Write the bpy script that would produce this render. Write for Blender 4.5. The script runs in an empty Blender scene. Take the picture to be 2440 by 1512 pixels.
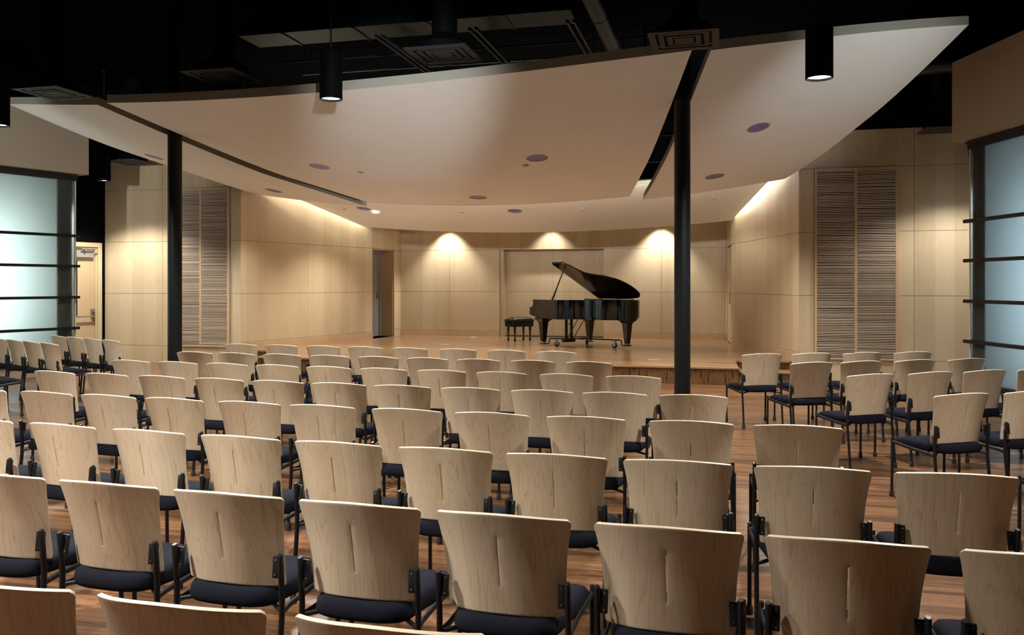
import bpy, bmesh, math, random
from mathutils import Vector, Matrix
random.seed(7)
sc = bpy.context.scene
COL = sc.collection
R = math.radians
CA, SA = math.cos(R(14)), math.sin(R(14))
def c2r(X, Y):                       # measured offsets along / across the view -> room plan
    return (CA*X - SA*Y + 4.03, SA*X + CA*Y)

# ------------------------------------------------------------------ materials
def new_mat(name):
    m = bpy.data.materials.new(name); m.use_nodes = True
    nt = m.node_tree; nt.nodes.clear()
    out = nt.nodes.new('ShaderNodeOutputMaterial')
    b = nt.nodes.new('ShaderNodeBsdfPrincipled')
    nt.links.new(b.outputs[0], out.inputs[0])
    return m, nt, b
def N(nt, t, **kw):
    n = nt.nodes.new(t)
    for k, v in kw.items(): setattr(n, k, v)
    return n
def math_n(nt, op, a, b=None):
    n = N(nt, 'ShaderNodeMath', operation=op)
    for i, v in enumerate((a, b)):
        if v is None: continue
        if isinstance(v, (int, float)): n.inputs[i].default_value = v
        else: nt.links.new(v, n.inputs[i])
    return n.outputs[0]
def mixc(nt, fac, a, b):
    n = N(nt, 'ShaderNodeMix', data_type='RGBA')
    if isinstance(fac, (int, float)): n.inputs[0].default_value = fac
    else: nt.links.new(fac, n.inputs[0])
    for i, v in ((6, a), (7, b)):
        if isinstance(v, tuple): n.inputs[i].default_value = (*v, 1)
        else: nt.links.new(v, n.inputs[i])
    return n.outputs[2]
def plain(name, col, rough=.5, metal=0., noise=0., nscale=40, bump=0., spec=.5, coat=0.):
    m, nt, b = new_mat(name)
    b.inputs['Roughness'].default_value = rough
    b.inputs['Metallic'].default_value = metal
    b.inputs['Specular IOR Level'].default_value = spec
    b.inputs['Coat Weight'].default_value = coat
    b.inputs['Coat Roughness'].default_value = .05
    b.inputs['Base Color'].default_value = (*col, 1)
    if noise or bump:
        tc = N(nt, 'ShaderNodeTexCoord'); nz = N(nt, 'ShaderNodeTexNoise')
        nz.inputs['Scale'].default_value = nscale; nz.inputs['Detail'].default_value = 4
        nt.links.new(tc.outputs['Object'], nz.inputs['Vector'])
        if noise:
            c = mixc(nt, nz.outputs[0], tuple(x*(1-noise) for x in col), tuple(min(1, x*(1+noise)) for x in col))
            nt.links.new(c, b.inputs['Base Color'])
        if bump:
            bp = N(nt, 'ShaderNodeBump'); bp.inputs['Strength'].default_value = bump; bp.inputs['Distance'].default_value = .004
            nt.links.new(nz.outputs[0], bp.inputs['Height']); nt.links.new(bp.outputs[0], b.inputs['Normal'])
    return m
def emit(name, col, strength):
    m = bpy.data.materials.new(name); m.use_nodes = True
    nt = m.node_tree; nt.nodes.clear()
    out = nt.nodes.new('ShaderNodeOutputMaterial'); e = nt.nodes.new('ShaderNodeEmission')
    e.inputs[0].default_value = (*col, 1); e.inputs[1].default_value = strength
    nt.links.new(e.outputs[0], out.inputs[0])
    return m
def wood(name, light, dark, leaf=.30, figure=.5, rough=.32, gscale=1., perobj=False, coat=.15, use='UV', line=0.55, leafvar=.28):
    """figured veneer: leaves of width `leaf`, vertical grain, cathedral figure"""
    m, nt, b = new_mat(name)
    L = nt.links
    tc = N(nt, 'ShaderNodeTexCoord'); sep = N(nt, 'ShaderNodeSeparateXYZ')
    L.new(tc.outputs[use], sep.inputs[0])
    u, v = sep.outputs[0], sep.outputs[1] if use == 'UV' else sep.outputs[2]
    off = 0.
    if perobj:
        oi = N(nt, 'ShaderNodeObjectInfo')
        rnd = oi.outputs['Random']
        u2 = math_n(nt, 'ADD', u, math_n(nt, 'MULTIPLY', rnd, 37.3))
        v2 = math_n(nt, 'ADD', v, math_n(nt, 'MULTIPLY', rnd, 91.7))
    else:
        u2, v2 = u, v
    lf = math_n(nt, 'FLOOR', math_n(nt, 'DIVIDE', u2, leaf))
    wn = N(nt, 'ShaderNodeTexWhiteNoise', noise_dimensions='1D'); L.new(lf, wn.inputs['W'])
    # position inside the leaf, mirrored in every second leaf (book matched)
    fr = math_n(nt, 'PINGPONG', u2, leaf)
    cb = N(nt, 'ShaderNodeCombineXYZ')
    L.new(math_n(nt, 'MULTIPLY', fr, 14.*gscale), cb.inputs[0])
    L.new(math_n(nt, 'MULTIPLY', v2, 1.1*gscale), cb.inputs[1])
    if perobj: L.new(math_n(nt, 'MULTIPLY', rnd, 50.), cb.inputs[2])
    n1 = N(nt, 'ShaderNodeTexNoise'); n1.inputs['Scale'].default_value = .45; n1.inputs['Detail'].default_value = 2.5
    n1.inputs['Distortion'].default_value = .5
    L.new(cb.outputs[0], n1.inputs['Vector'])
    # contour lines of the noise field = growth-ring figure
    rings = math_n(nt, 'MULTIPLY', n1.outputs[0], 22.)
    tri = math_n(nt, 'FRACT', rings)
    tri = math_n(nt, 'POWER', tri, 5.)
    # fine fibre
    cb2 = N(nt, 'ShaderNodeCombineXYZ')
    L.new(math_n(nt, 'MULTIPLY', u2, 160.), cb2.inputs[0]); L.new(math_n(nt, 'MULTIPLY', v2, 5.), cb2.inputs[1])
    n2 = N(nt, 'ShaderNodeTexNoise'); n2.inputs['Scale'].default_value = 1.; n2.inputs['Detail'].default_value = 3
    L.new(cb2.outputs[0], n2.inputs['Vector'])
    n3 = N(nt, 'ShaderNodeTexNoise'); n3.inputs['Scale'].default_value = .25; n3.inputs['Detail'].default_value = 1
    L.new(cb.outputs[0], n3.inputs['Vector'])
    f = math_n(nt, 'MULTIPLY', tri, line*figure)
    f = math_n(nt, 'ADD', f, math_n(nt, 'MULTIPLY', math_n(nt, 'SUBTRACT', n2.outputs[0], .5), .35))
    f = math_n(nt, 'ADD', f, math_n(nt, 'MULTIPLY', math_n(nt, 'SUBTRACT', wn.outputs[0], .5), leafvar))
    f = math_n(nt, 'ADD', f, math_n(nt, 'MULTIPLY', math_n(nt, 'SUBTRACT', n3.outputs[0], .5), .9))
    f = math_n(nt, 'ADD', f, .32)
    if perobj: f = math_n(nt, 'ADD', f, math_n(nt, 'MULTIPLY', math_n(nt, 'SUBTRACT', rnd, .5), .35))
    cl = N(nt, 'ShaderNodeClamp'); L.new(f, cl.inputs[0])
    c = mixc(nt, cl.outputs[0], light, dark)
    L.new(c, b.inputs['Base Color'])
    b.inputs['Roughness'].default_value = rough
    b.inputs['Coat Weight'].default_value = coat; b.inputs['Coat Roughness'].default_value = .2
    return m
def plank_floor(name, c1, c2, rough, w=.057, length=.9, coat=.3, crough=.12):
    m, nt, b = new_mat(name); L = nt.links
    tc = N(nt, 'ShaderNodeTexCoord')
    br = N(nt, 'ShaderNodeTexBrick'); L.new(tc.outputs['Object'], br.inputs['Vector'])
    br.inputs['Scale'].default_value = 1.; br.inputs['Brick Width'].default_value = length; br.inputs['Row Height'].default_value = w
    br.inputs['Mortar Size'].default_value = .0012; br.inputs['Mortar Smooth'].default_value = .3
    br.inputs['Color1'].default_value = (0, 0, 0, 1); br.inputs['Color2'].default_value = (1, 1, 1, 1)
    br.inputs['Mortar'].default_value = (.5, .5, .5, 1); br.offset = .37; br.offset_frequency = 3
    mp = N(nt, 'ShaderNodeMapping'); mp.inputs['Scale'].default_value = (2.2, 60, 1)
    L.new(tc.outputs['Object'], mp.inputs[0])
    nz = N(nt, 'ShaderNodeTexNoise'); nz.inputs['Scale'].default_value = 1.4; nz.inputs['Detail'].default_value = 5; nz.inputs['Distortion'].default_value = .4
    L.new(mp.outputs[0], nz.inputs['Vector'])
    mp2 = N(nt, 'ShaderNodeMapping'); mp2.inputs['Scale'].default_value = (1.05, 17.5, 1)
    L.new(tc.outputs['Object'], mp2.inputs[0])
    vz = N(nt, 'ShaderNodeTexWhiteNoise', noise_dimensions='2D')
    sn = N(nt, 'ShaderNodeVectorMath', operation='FLOOR'); L.new(mp2.outputs[0], sn.inputs[0]); L.new(sn.outputs[0], vz.inputs['Vector'])
    sepc = N(nt, 'ShaderNodeSeparateColor'); L.new(br.outputs['Color'], sepc.inputs[0])
    f = math_n(nt, 'MULTIPLY', math_n(nt, 'SUBTRACT', nz.outputs[0], .5), 2.2)
    f = math_n(nt, 'ADD', f, math_n(nt, 'MULTIPLY', math_n(nt, 'SUBTRACT', sepc.outputs[0], .5), .55))
    f = math_n(nt, 'ADD', f, math_n(nt, 'MULTIPLY', math_n(nt, 'SUBTRACT', vz.outputs[0], .5), .85))
    f = math_n(nt, 'ADD', f, .5)
    cl = N(nt, 'ShaderNodeClamp'); L.new(f, cl.inputs[0])
    c = mixc(nt, cl.outputs[0], c1, c2)
    c = mixc(nt, math_n(nt, 'MULTIPLY', br.outputs['Fac'], .55), c, tuple(x*.35 for x in c1))
    L.new(c, b.inputs['Base Color'])
    b.inputs['Roughness'].default_value = rough
    b.inputs['Coat Weight'].default_value = coat; b.inputs['Coat Roughness'].default_value = crough
    return m

M = {}
M['veneer'] = wood('birch_veneer', (.63, .515, .345), (.44, .315, .175), leaf=.29, figure=.5, leafvar=.42)
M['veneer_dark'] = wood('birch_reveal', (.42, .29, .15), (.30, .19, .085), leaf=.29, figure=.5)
M['ply'] = wood('maple_plywood', (.66, .555, .41), (.47, .345, .215), leaf=9., figure=.85, rough=.34, gscale=1.5, perobj=True, coat=.25, line=.75)
M['ply_edge'] = plain('plywood_edge', (.70, .58, .42), .4, noise=.15, nscale=300)
M['floor'] = plank_floor('oak_strip_floor', (.225, .108, .048), (.07, .028, .011), .32, coat=.25, crough=.12)
M['stage'] = plank_floor('oak_stage_floor', (.42, .26, .14), (.20, .10, .044), .28, coat=.4, crough=.12)
M['oak_face'] = wood('oak_ply_face', (.25, .125, .04), (.045, .018, .005), leaf=.33, figure=1.0, rough=.35, gscale=.9, line=1.3)
M['oak_nose'] = plain('oak_nosing', (.36, .205, .095), .3, noise=.25, nscale=60, coat=.3)
M['joint'] = plain('panel_joint', (.15, .10, .05), .7)
M['plaster'] = plain('white_plaster', (.80, .79, .735), .85, noise=.03, nscale=3)
M['edge'] = plain('shaded_cloud_edge', (.24, .225, .18), .8, noise=.05, nscale=5)  # shade put into the colour: cloud edges darkened as if unlit
M['black'] = plain('black_paint', (.002, .0022, .0024), .7, noise=.2, nscale=8, spec=.06)
M['deck'] = plain('black_deck', (.0009, .0009, .001), .9, noise=.3, nscale=2, spec=.02)
M['black_metal'] = plain('black_powder_coat', (.006, .0068, .0075), .42, spec=.4)
M['column'] = plain('black_column_paint', (.007, .0085, .009), .45, noise=.1, nscale=20, spec=.25)
M['rubber'] = plain('black_rubber', (.012, .012, .013), .7)
M['fabric'] = plain('navy_upholstery', (.0065, .0073, .0135), .95, noise=.35, nscale=600, bump=.25, spec=.15)
M['wall_fabric'] = plain('beige_wall_fabric', (.40, .335, .25), .95, noise=.08, nscale=500, bump=.2, spec=.1)
M['lacquer'] = plain('black_lacquer', (.003, .003, .0032), .08, spec=.42, coat=.3)
M['leather'] = plain('black_leather', (.012, .012, .013), .32, noise=.3, nscale=80, bump=.1)
M['brass'] = plain('brass', (.62, .40, .13), .3, 1.)
M['gold'] = plain('gold_plate', (.10, .065, .025), .5, .4)
M['steel'] = plain('brushed_steel', (.50, .49, .46), .32, 1., noise=.1, nscale=90)
M['dark_steel'] = plain('dark_steel', (.06, .065, .07), .4, .8)
M['galv'] = plain('galvanised_duct', (.022, .034, .04), .45, .4, noise=.25, nscale=9)
M['diffuser'] = plain('dark_diffuser', (.006, .0045, .0035), .6)
M['diffuser_grey'] = plain('grey_diffuser', (.035, .038, .045), .6)
M['ivory'] = plain('piano_ivory', (.78, .76, .70), .25)
M['red_felt'] = plain('soundboard', (.35, .20, .08), .5)
M['door_wood'] = wood('door_maple', (.62, .46, .29), (.50, .34, .19), leaf=.5, figure=.3)
M['frame_cream'] = plain('cream_door_frame', (.60, .50, .30), .45)
M['grey_door'] = plain('grey_door_paint', (.27, .26, .24), .5)
M['closer'] = plain('door_closer_grey', (.34, .33, .31), .5, .3)
M['silver'] = plain('floor_plate', (.72, .74, .78), .25, .6)
M['slat'] = wood('slat_maple', (.74, .62, .47), (.50, .37, .25), leaf=.09, figure=.3, rough=.45)
M['slat_dark'] = plain('grille_backing', (.018, .014, .011), .9)
M['slat_frame'] = wood('grille_frame', (.60, .42, .25), (.46, .30, .16), leaf=.4, figure=.3)
M['reflector'] = plain('violet_reflector', (.20, .17, .50), .35, .5)
M['trim_ring'] = plain('ceiling_trim_ring', (.32, .27, .21), .5)
M['lens'] = emit('lamp_lens', (1., .985, .95), 9.)
M['lens_hot'] = emit('recessed_lens', (1., .96, .88), 6.)
M['led'] = emit('cove_tube', (1., .95, .85), 2.5)
M['glass_edge'] = plain('glass_edge', (.62, .74, .70), .25)
M['vest_white'] = plain('vestibule_wall', (.55, .60, .60), .9)
M['mirror_black'] = plain('black_frame', (.006, .007, .008), .3)

def frosted(name, tint):
    m = bpy.data.materials.new(name); m.use_nodes = True
    nt = m.node_tree; nt.nodes.clear(); L = nt.links
    out = N(nt, 'ShaderNodeOutputMaterial')
    tr = N(nt, 'ShaderNodeBsdfTranslucent'); tr.inputs[0].default_value = (*tint, 1)
    df = N(nt, 'ShaderNodeBsdfDiffuse'); df.inputs[0].default_value = (*[x*.3 for x in tint], 1)
    gl = N(nt, 'ShaderNodeBsdfGlossy'); gl.inputs['Roughness'].default_value = .18
    m1 = N(nt, 'ShaderNodeMixShader'); m1.inputs[0].default_value = .10
    L.new(tr.outputs[0], m1.inputs[1]); L.new(df.outputs[0], m1.inputs[2])
    m2 = N(nt, 'ShaderNodeMixShader'); m2.inputs[0].default_value = .015
    L.new(m1.outputs[0], m2.inputs[1]); L.new(gl.outputs[0], m2.inputs[2])
    L.new(m2.outputs[0], out.inputs[0])
    return m
M['frost'] = frosted('frosted_glass', (.85, .92, .90))

# ------------------------------------------------------------------ mesh helpers
def link(name, me, mats, parent=None):
    o = bpy.data.objects.new(name, me); COL.objects.link(o)
    for m in (mats if isinstance(mats, (list, tuple)) else [mats]): me.materials.append(m)
    if parent is not None: o.parent = parent
    return o
def obj(name, bm, mats, parent=None, smooth=None, loc=None, rotz=None):
    bmesh.ops.recalc_face_normals(bm, faces=bm.faces)
    me = bpy.data.meshes.new(name); bm.to_mesh(me); bm.free()
    if smooth is not None:
        for p in me.polygons: p.use_smooth = True
        me.set_sharp_from_angle(angle=R(smooth))
    o = link(name, me, mats, parent)
    if loc is not None: o.location = loc
    if rotz is not None: o.rotation_euler = (0, 0, rotz)
    return o
def tag(o, label=None, cat=None, group=None, kind=None):
    if label: o['label'] = label
    if cat: o['category'] = cat
    if group: o['group'] = group
    if kind: o['kind'] = kind
    return o
def thing(name, label, cat, loc=(0, 0, 0), rotz=0, group=None, kind=None):
    o = bpy.data.objects.new(name, None); COL.objects.link(o)
    o.location = loc; o.rotation_euler = (0, 0, rotz); o.empty_display_size = .1
    return tag(o, label, cat, group, kind)
def box(bm, x0, x1, y0, y1, z0, z1, mat=0, mtx=None, bev=0.):
    vs = [Vector((x, y, z)) for z in (z0, z1) for y in (y0, y1) for x in (x0, x1)]
    if mtx: vs = [mtx @ v for v in vs]
    v = [bm.verts.new(p) for p in vs]
    fs = []
    for q in ((0, 2, 3, 1), (4, 5, 7, 6), (0, 1, 5, 4), (2, 6, 7, 3), (0, 4, 6, 2), (1, 3, 7, 5)):
        f = bm.faces.new([v[i] for i in q]); f.material_index = mat; fs.append(f)
    if bev:
        es = list({e for f in fs for e in f.edges})
        r = bmesh.ops.bevel(bm, geom=es, offset=bev, segments=2, affect='EDGES', profile=.5)
        for f in r['faces']: f.material_index = mat
    return fs
def prism(bm, pts, z0, z1, mat=0, mtx=None):
    """polygon pts (x,y) extruded in z"""
    lo = [Vector((p[0], p[1], z0)) for p in pts]; hi = [Vector((p[0], p[1], z1)) for p in pts]
    if mtx: lo = [mtx @ p for p in lo]; hi = [mtx @ p for p in hi]
    a = [bm.verts.new(p) for p in lo]; b = [bm.verts.new(p) for p in hi]
    n = len(pts)
    fs = [bm.faces.new(a[::-1]), bm.faces.new(b)]
    for i in range(n): fs.append(bm.faces.new((a[i], a[(i+1) % n], b[(i+1) % n], b[i])))
    for f in fs: f.material_index = mat
    return fs
def lathe(bm, prof, n=24, mat=0, mtx=None, close=True):
    rings = []
    for r, z in prof:
        ring = []
        for i in range(n):
            p = Vector((r*math.cos(2*math.pi*i/n), r*math.sin(2*math.pi*i/n), z))
            ring.append(bm.verts.new(mtx @ p if mtx else p))
        rings.append(ring)
    for a, b in zip(rings, rings[1:]):
        for i in range(n):
            f = bm.faces.new((a[i], a[(i+1) % n], b[(i+1) % n], b[i])); f.material_index = mat
    if close:
        bm.faces.new(rings[0][::-1]).material_index = mat; bm.faces.new(rings[-1]).material_index = mat
def tube(bm, pts, r, n=10, mat=0, sx=1., sy=1.):
    """swept tube along pts; r may be a list"""
    pts = [Vector(p) for p in pts]; rings = []
    ref = None
    for i, p in enumerate(pts):
        d = (pts[min(i+1, len(pts)-1)] - pts[max(i-1, 0)]).normalized()
        if ref is None:
            ref = Vector((1, 0, 0)) if abs(d.x) < .8 else Vector((0, 1, 0))
        a = (ref - d*ref.dot(d)).normalized(); b = d.cross(a)
        ref = a
        rr = r[i] if isinstance(r, (list, tuple)) else r
        rings.append([bm.verts.new(p + a*rr*sx*math.cos(2*math.pi*k/n) + b*rr*sy*math.sin(2*math.pi*k/n)) for k in range(n)])
    for A, B in zip(rings, rings[1:]):
        for k in range(n):
            bm.faces.new((A[k], A[(k+1) % n], B[(k+1) % n], B[k])).material_index = mat
    bm.faces.new(rings[0][::-1]).material_index = mat; bm.faces.new(rings[-1]).material_index = mat
def frame2d(P0, P1):
    """matrix: local x along P0->P1, local y = left normal, z up, origin P0"""
    d = Vector((P1[0]-P0[0], P1[1]-P0[1], 0)); L = d.length; d.normalize()
    n = Vector((-d.y, d.x, 0))
    m = Matrix(((d.x, n.x, 0, P0[0]), (d.y, n.y, 0, P0[1]), (0, 0, 1, 0), (0, 0, 0, 1)))
    return m, L
def panel_box(bm, mtx, s0, s1, y0, y1, z0, z1, uoff=0., mat=0):
    uv = bm.loops.layers.uv.verify()
    vs = {}
    fs = []
    def face(pts, uvs):
        f = bm.faces.new([bm.verts.new(mtx @ Vector(p)) for p in pts]); f.material_index = mat
        for l, t in zip(f.loops, uvs): l[uv].uv = t
        fs.append(f)
    a, b = s0+uoff, s1+uoff
    face([(s0, y0, z0), (s1, y0, z0), (s1, y0, z1), (s0, y0, z1)], [(a, z0), (b, z0), (b, z1), (a, z1)])
    face([(s1, y1, z0), (s0, y1, z0), (s0, y1, z1), (s1, y1, z1)], [(b, z0), (a, z0), (a, z1), (b, z1)])
    face([(s1, y0, z0), (s1, y1, z0), (s1, y1, z1), (s1, y0, z1)], [(b, z0), (b+y1-y0, z0), (b+y1-y0, z1), (b, z1)])
    face([(s0, y1, z0), (s0, y0, z0), (s0, y0, z1), (s0, y1, z1)], [(a-y1+y0, z0), (a, z0), (a, z1), (a-y1+y0, z1)])
    face([(s0, y0, z1), (s1, y0, z1), (s1, y1, z1), (s0, y1, z1)], [(a, z1), (b, z1), (b, z1+y1-y0), (a, z1+y1-y0)])
    face([(s0, y1, z0), (s1, y1, z0), (s1, y0, z0), (s0, y0, z0)], [(a, z0), (b, z0), (b, z0), (a, z0)])
    return fs
def wall(name, P0, P1, rects, label, cat='wall', mat='veneer', th=.03, back=None, uoff=0., gap=.006, backth=.08):
    """panelled wall; room side is the RIGHT of P0->P1 (local -y).  rects = (s0,s1,z0,z1)"""
    mtx, L = frame2d(P0, P1)
    bm = bmesh.new()
    for i, (s0, s1, z0, z1) in enumerate(rects):
        panel_box(bm, mtx, s0+gap/2, s1-gap/2, 0, th, z0+gap/2, z1-gap/2, uoff + 1.74*(i*7 % 5)*0)
    for (s0, s1, z0, z1) in (back or [(0, L, 0, 4.2)]):
        panel_box(bm, mtx, s0, s1, th-.012, th+backth, z0, z1, 0, 1)
    o = obj(name, bm, [M[mat], M['joint']])
    return tag(o, label, cat, kind='structure')
def bake(o):
    """apply modifiers into a fresh mesh"""
    bpy.context.view_layer.update()
    dg = bpy.context.evaluated_depsgraph_get()
    me = bpy.data.meshes.new_from_object(o.evaluated_get(dg))
    o.modifiers.clear(); o.data = me
    return o
def add_light(name, typ, loc, energy, color=(1, 1, 1), rot=(0, 0, 0), parent=None, **kw):
    l = bpy.data.lights.new(name, typ); l.energy = energy; l.color = color
    for k, v in kw.items(): setattr(l, k, v)
    o = bpy.data.objects.new(name, l); COL.objects.link(o); o.location = loc; o.rotation_euler = rot
    if parent is not None: o.parent = parent
    return o

# ------------------------------------------------------------------ camera
cam = bpy.data.cameras.new('camera'); cam.sensor_width = 36; cam.sensor_fit = 'HORIZONTAL'
cam.lens = 2000/2440*36; cam.shift_y = -79/2440; cam.clip_start = .05; cam.clip_end = 100
co = bpy.data.objects.new('camera', cam); COL.objects.link(co)
co.location = (4.03, 0, 1.62); co.rotation_euler = (R(90), 0, R(14)); sc.camera = co

# ------------------------------------------------------------------ room shell
Z1, Z2, Z3, Z4 = .36, 1.43, 2.50, 3.57          # horizontal joints of the veneer
SH = .289                                        # stage height
DECK = 5.7
bm = bmesh.new(); box(bm, -12, 12, -4, 22.5, -.15, 0)
tag(obj('floor', bm, M['floor']), 'reddish oak strip floor under the rows of chairs', 'floor', kind='structure')
bm = bmesh.new(); box(bm, -12, 12, -4, 22.5, DECK, DECK+.2)
tag(obj('ceiling', bm, M['deck']), 'black painted ceiling deck above the white clouds', 'ceiling', kind='structure')
bm = bmesh.new(); box(bm, -12, 12, -4.15, -4, 0, DECK)
tag(obj('wall_rear', bm, M['black']), 'plain wall behind the audience', 'wall', kind='structure')

FY = 15.0                                        # plane of the two outer wood walls
EX = 8.50
XI, XO = 5.31, 5.31
def cols(sb, rows): return [(a, b, z0, z1) for a, b in zip(sb, sb[1:]) for z0, z1 in zip(rows, rows[1:])]
RW = [.0, Z1, Z2, Z3, Z4, 4.2]
# wood wall right of the stage: x from 5.31 to 8.7, grille opening 5.54..6.86
G0, G1 = 5.55, 6.87
def front_wall(side):
    if side > 0: P0, P1 = (XI, FY), (9.4, FY); f = lambda x: x - XI
    else: P0, P1 = (-EX, FY), (-XI, FY); f = lambda x: EX - x
    mtx, L = frame2d(P0, P1)
    xs = [XI, G0, G1, 7.11, L + XI if side > 0 else EX]
    rects = []
    def r(a, b, z0, z1):
        s = sorted((f(a), f(b))); rects.append((s[0], s[1], z0, z1))
    for z0, z1 in zip(RW, RW[1:]):
        r(xs[0], xs[1], z0, z1) if z1 <= Z4 else None
        r(xs[2], xs[3], z0, z1) if z1 <= Z4 else None
        r(xs[3], xs[4], z0, z1)
    r(xs[0], xs[3], Z4, 4.2)
    r(xs[1], xs[2], 0, Z1)
    s = 'right' if side > 0 else 'left'
    wall('wall_front_' + s, P0, P1, rects, 'pale birch veneer wall around the slatted grille on the %s of the stage' % s,
         back=[(0, L, 0, 4.2)], uoff=3.1)
front_wall(1); front_wall(-1)
# slanted shell walls beside the stage (room side faces the centre)
SX0, SY0, SX1, SY1 = XI, FY, 4.25, 19.1
LS = math.hypot(SX1-SX0, SY1-SY0)
bb = .17                                         # stage baseboard height
def shell(side):
    s = 'right' if side > 0 else 'left'
    if side > 0: P0, P1 = (SX1, SY1), (SX0, SY0); J = [0, LS-2.05, LS]
    else: P0, P1 = (-SX0, SY0), (-SX1, SY1); J = [0, 2.05, LS]
    J = [0, 1.95, LS-.28, LS] if side < 0 else [0, .28, LS-1.95, LS]
    rects = cols(J, [SH+bb, Z2, Z3, 4.2]) + cols(J, [0, SH+bb])
    wall('wall_stage_' + s, P0, P1, rects, 'figured birch veneer wall slanting along the %s side of the stage' % s, uoff=1.3)
shell(1); shell(-1)
# back corners with door openings: x = +-4.25 -> 4.14, y 19.1 .. 20.7
BY = 20.7
def corner(side):
    s = 'right' if side > 0 else 'left'
    if side > 0: P0, P1 = (4.14, BY), (SX1, SY1)
    else: P0, P1 = (-SX1, SY1), (-4.14, BY)
    mtx, L = frame2d(P0, P1)
    a, b = (0, 1.2) if side < 0 else (L-1.2, L)
    rects = [(0, L, Z3, 4.2)]
    strip = (1.2, L) if side < 0 else (0, L-1.2)
    for z0, z1 in ((0, SH+bb), (SH+bb, Z2), (Z2, Z3)): rects.append((strip[0], strip[1], z0, z1))
    wall('wall_corner_' + s, P0, P1, rects, 'birch veneer return above the %s stage doorway' % s,
         back=[(0, L, Z3, 4.2), (strip[0], strip[1], 0, Z3)], backth=.02)
    # vestibule behind the opening
    d = thing('door_2' if side < 0 else 'door_3', '%s' % ('open doorway beside the left end of the stage back wall, grey door inside' if side < 0 else 'closed birch veneer door beside the right end of the stage back wall'), 'doorway', kind='structure')
    bm = bmesh.new()
    lo, hi = min(a, b), max(a, b)
    for sx in (lo, hi-.04) if side < 0 else (lo, hi-.04):
        panel_box(bm, mtx, sx, sx+.04, .035, .45, SH, Z3)
    panel_box(bm, mtx, lo, hi, .035, .45, Z3-.03, Z3)
    obj('reveal', bm, M['veneer_dark'], d)
    if side < 0:
        bm = bmesh.new(); box(bm, lo+.04, hi-.04, .40, .45, SH, Z3-.03, mtx=mtx)
        obj('door_leaf', bm, M['grey_door'], d)
    else:
        bm = bmesh.new(); panel_box(bm, mtx, lo+.045, hi-.045, .012, .06, SH+.01, Z3-.035, 7.7)
        obj('door_leaf', bm, M['veneer'], d)
        bm = bmesh.new(); tube(bm, [mtx @ Vector((hi-.2, -.03, SH+.9)), mtx @ Vector((hi-.2, -.03, SH+1.15))], .01, 8)
        for zz in (SH+.92, SH+1.13): tube(bm, [mtx @ Vector((hi-.2, -.03, zz)), mtx @ Vector((hi-.2, .02, zz))], .007, 8)
        obj('door_handle', bm, M['steel'], d)
        return
    bm = bmesh.new()
    for x0 in (lo+.04, hi-.10): box(bm, x0, x0+.06, .33, .40, SH, Z3-.03, mtx=mtx)
    box(bm, lo+.10, hi-.10, .33, .40, Z3-.09, Z3-.03, mtx=mtx)
    obj('door_frame', bm, M['closer'], d)
    bm = bmesh.new(); hx = lo+.2 if side > 0 else hi-.2
    box(bm, hx-.03, hx+.03, .385, .40, SH+.98, SH+1.12, mtx=mtx); box(bm, hx-.06, hx+.06, .34, .36, SH+1.03, SH+1.05, mtx=mtx); box(bm, hx-.01, hx+.01, .36, .385, SH+1.03, SH+1.05, mtx=mtx)
    obj('door_handle', bm, M['steel'], d)
corner(-1); corner(1)
# back wall with recessed double doors in the middle
DX0, DX1 = -1.46, 1.20
mtx, L = frame2d((-4.14, BY), (4.14, BY))
sx = lambda x: x + 4.14
rects = []
for a, b in ((-4.14, -2.80), (-2.80, DX0), (DX1, 2.62), (2.62, 4.14)):
    for z0, z1 in ((0, SH+.14), (SH+.14, Z2), (Z2, Z3), (Z3, 4.2)): rects.append((sx(a), sx(b), z0, z1))
for a, b in ((DX0, -.13), (-.13, DX1)): rects.append((sx(a), sx(b), Z3, 4.2))
wall('wall_back', (-4.14, BY), (4.14, BY), rects, 'birch veneer back wall of the stage behind the piano',
     back=[(0, sx(DX0), 0, 4.2), (sx(DX1), L, 0, 4.2), (sx(DX0), sx(DX1), Z3, 4.2)], uoff=.55)
d = thing('door_1', 'recessed pair of tall birch doors in the middle of the back wall', 'door', kind='structure')
m2, L2 = frame2d((DX0, BY+.28), (DX1, BY+.28))
for s0, s1 in ((.1, L2/2-.002), (L2/2+.002, L2-.0)):
    bm = bmesh.new()
    panel_box(bm, m2, s0, s1, 0, .05, SH+.02, Z2-.002, 2.2); panel_box(bm, m2, s0, s1, 0, .05, Z2+.002, Z3+.02, 2.2)
    obj('door_leaf', bm, M['veneer'], d)
bm = bmesh.new()
panel_box(bm, m2, -.005, .098, -.24, .06, SH, Z3, 2.); panel_box(bm, m2, L2-.0, L2+.04, -.24, .06, SH, Z3, 2.)
panel_box(bm, m2, -.04, L2+.04, -.24, .06, Z3+.02, Z3+.06, 2.)
obj('door_jamb', bm, M['veneer'], d)
bm = bmesh.new(); box(bm, 0, L2, -.02, .05, SH, SH+.018, mtx=m2)
obj('threshold', bm, M['dark_steel'], d)
bm = bmesh.new(); box(bm, -.0, L2, -.278, .05, 0, SH-.001, mtx=m2); obj('recess_floor', bm, M['stage'], d)
bm = bmesh.new()
for q in (-.06, .06): box(bm, L2/2+q-.012, L2/2+q+.012, -.02, 0, SH+.95, SH+1.07, mtx=m2)
obj('flush_pull', bm, M['door_wood'], d)
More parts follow.
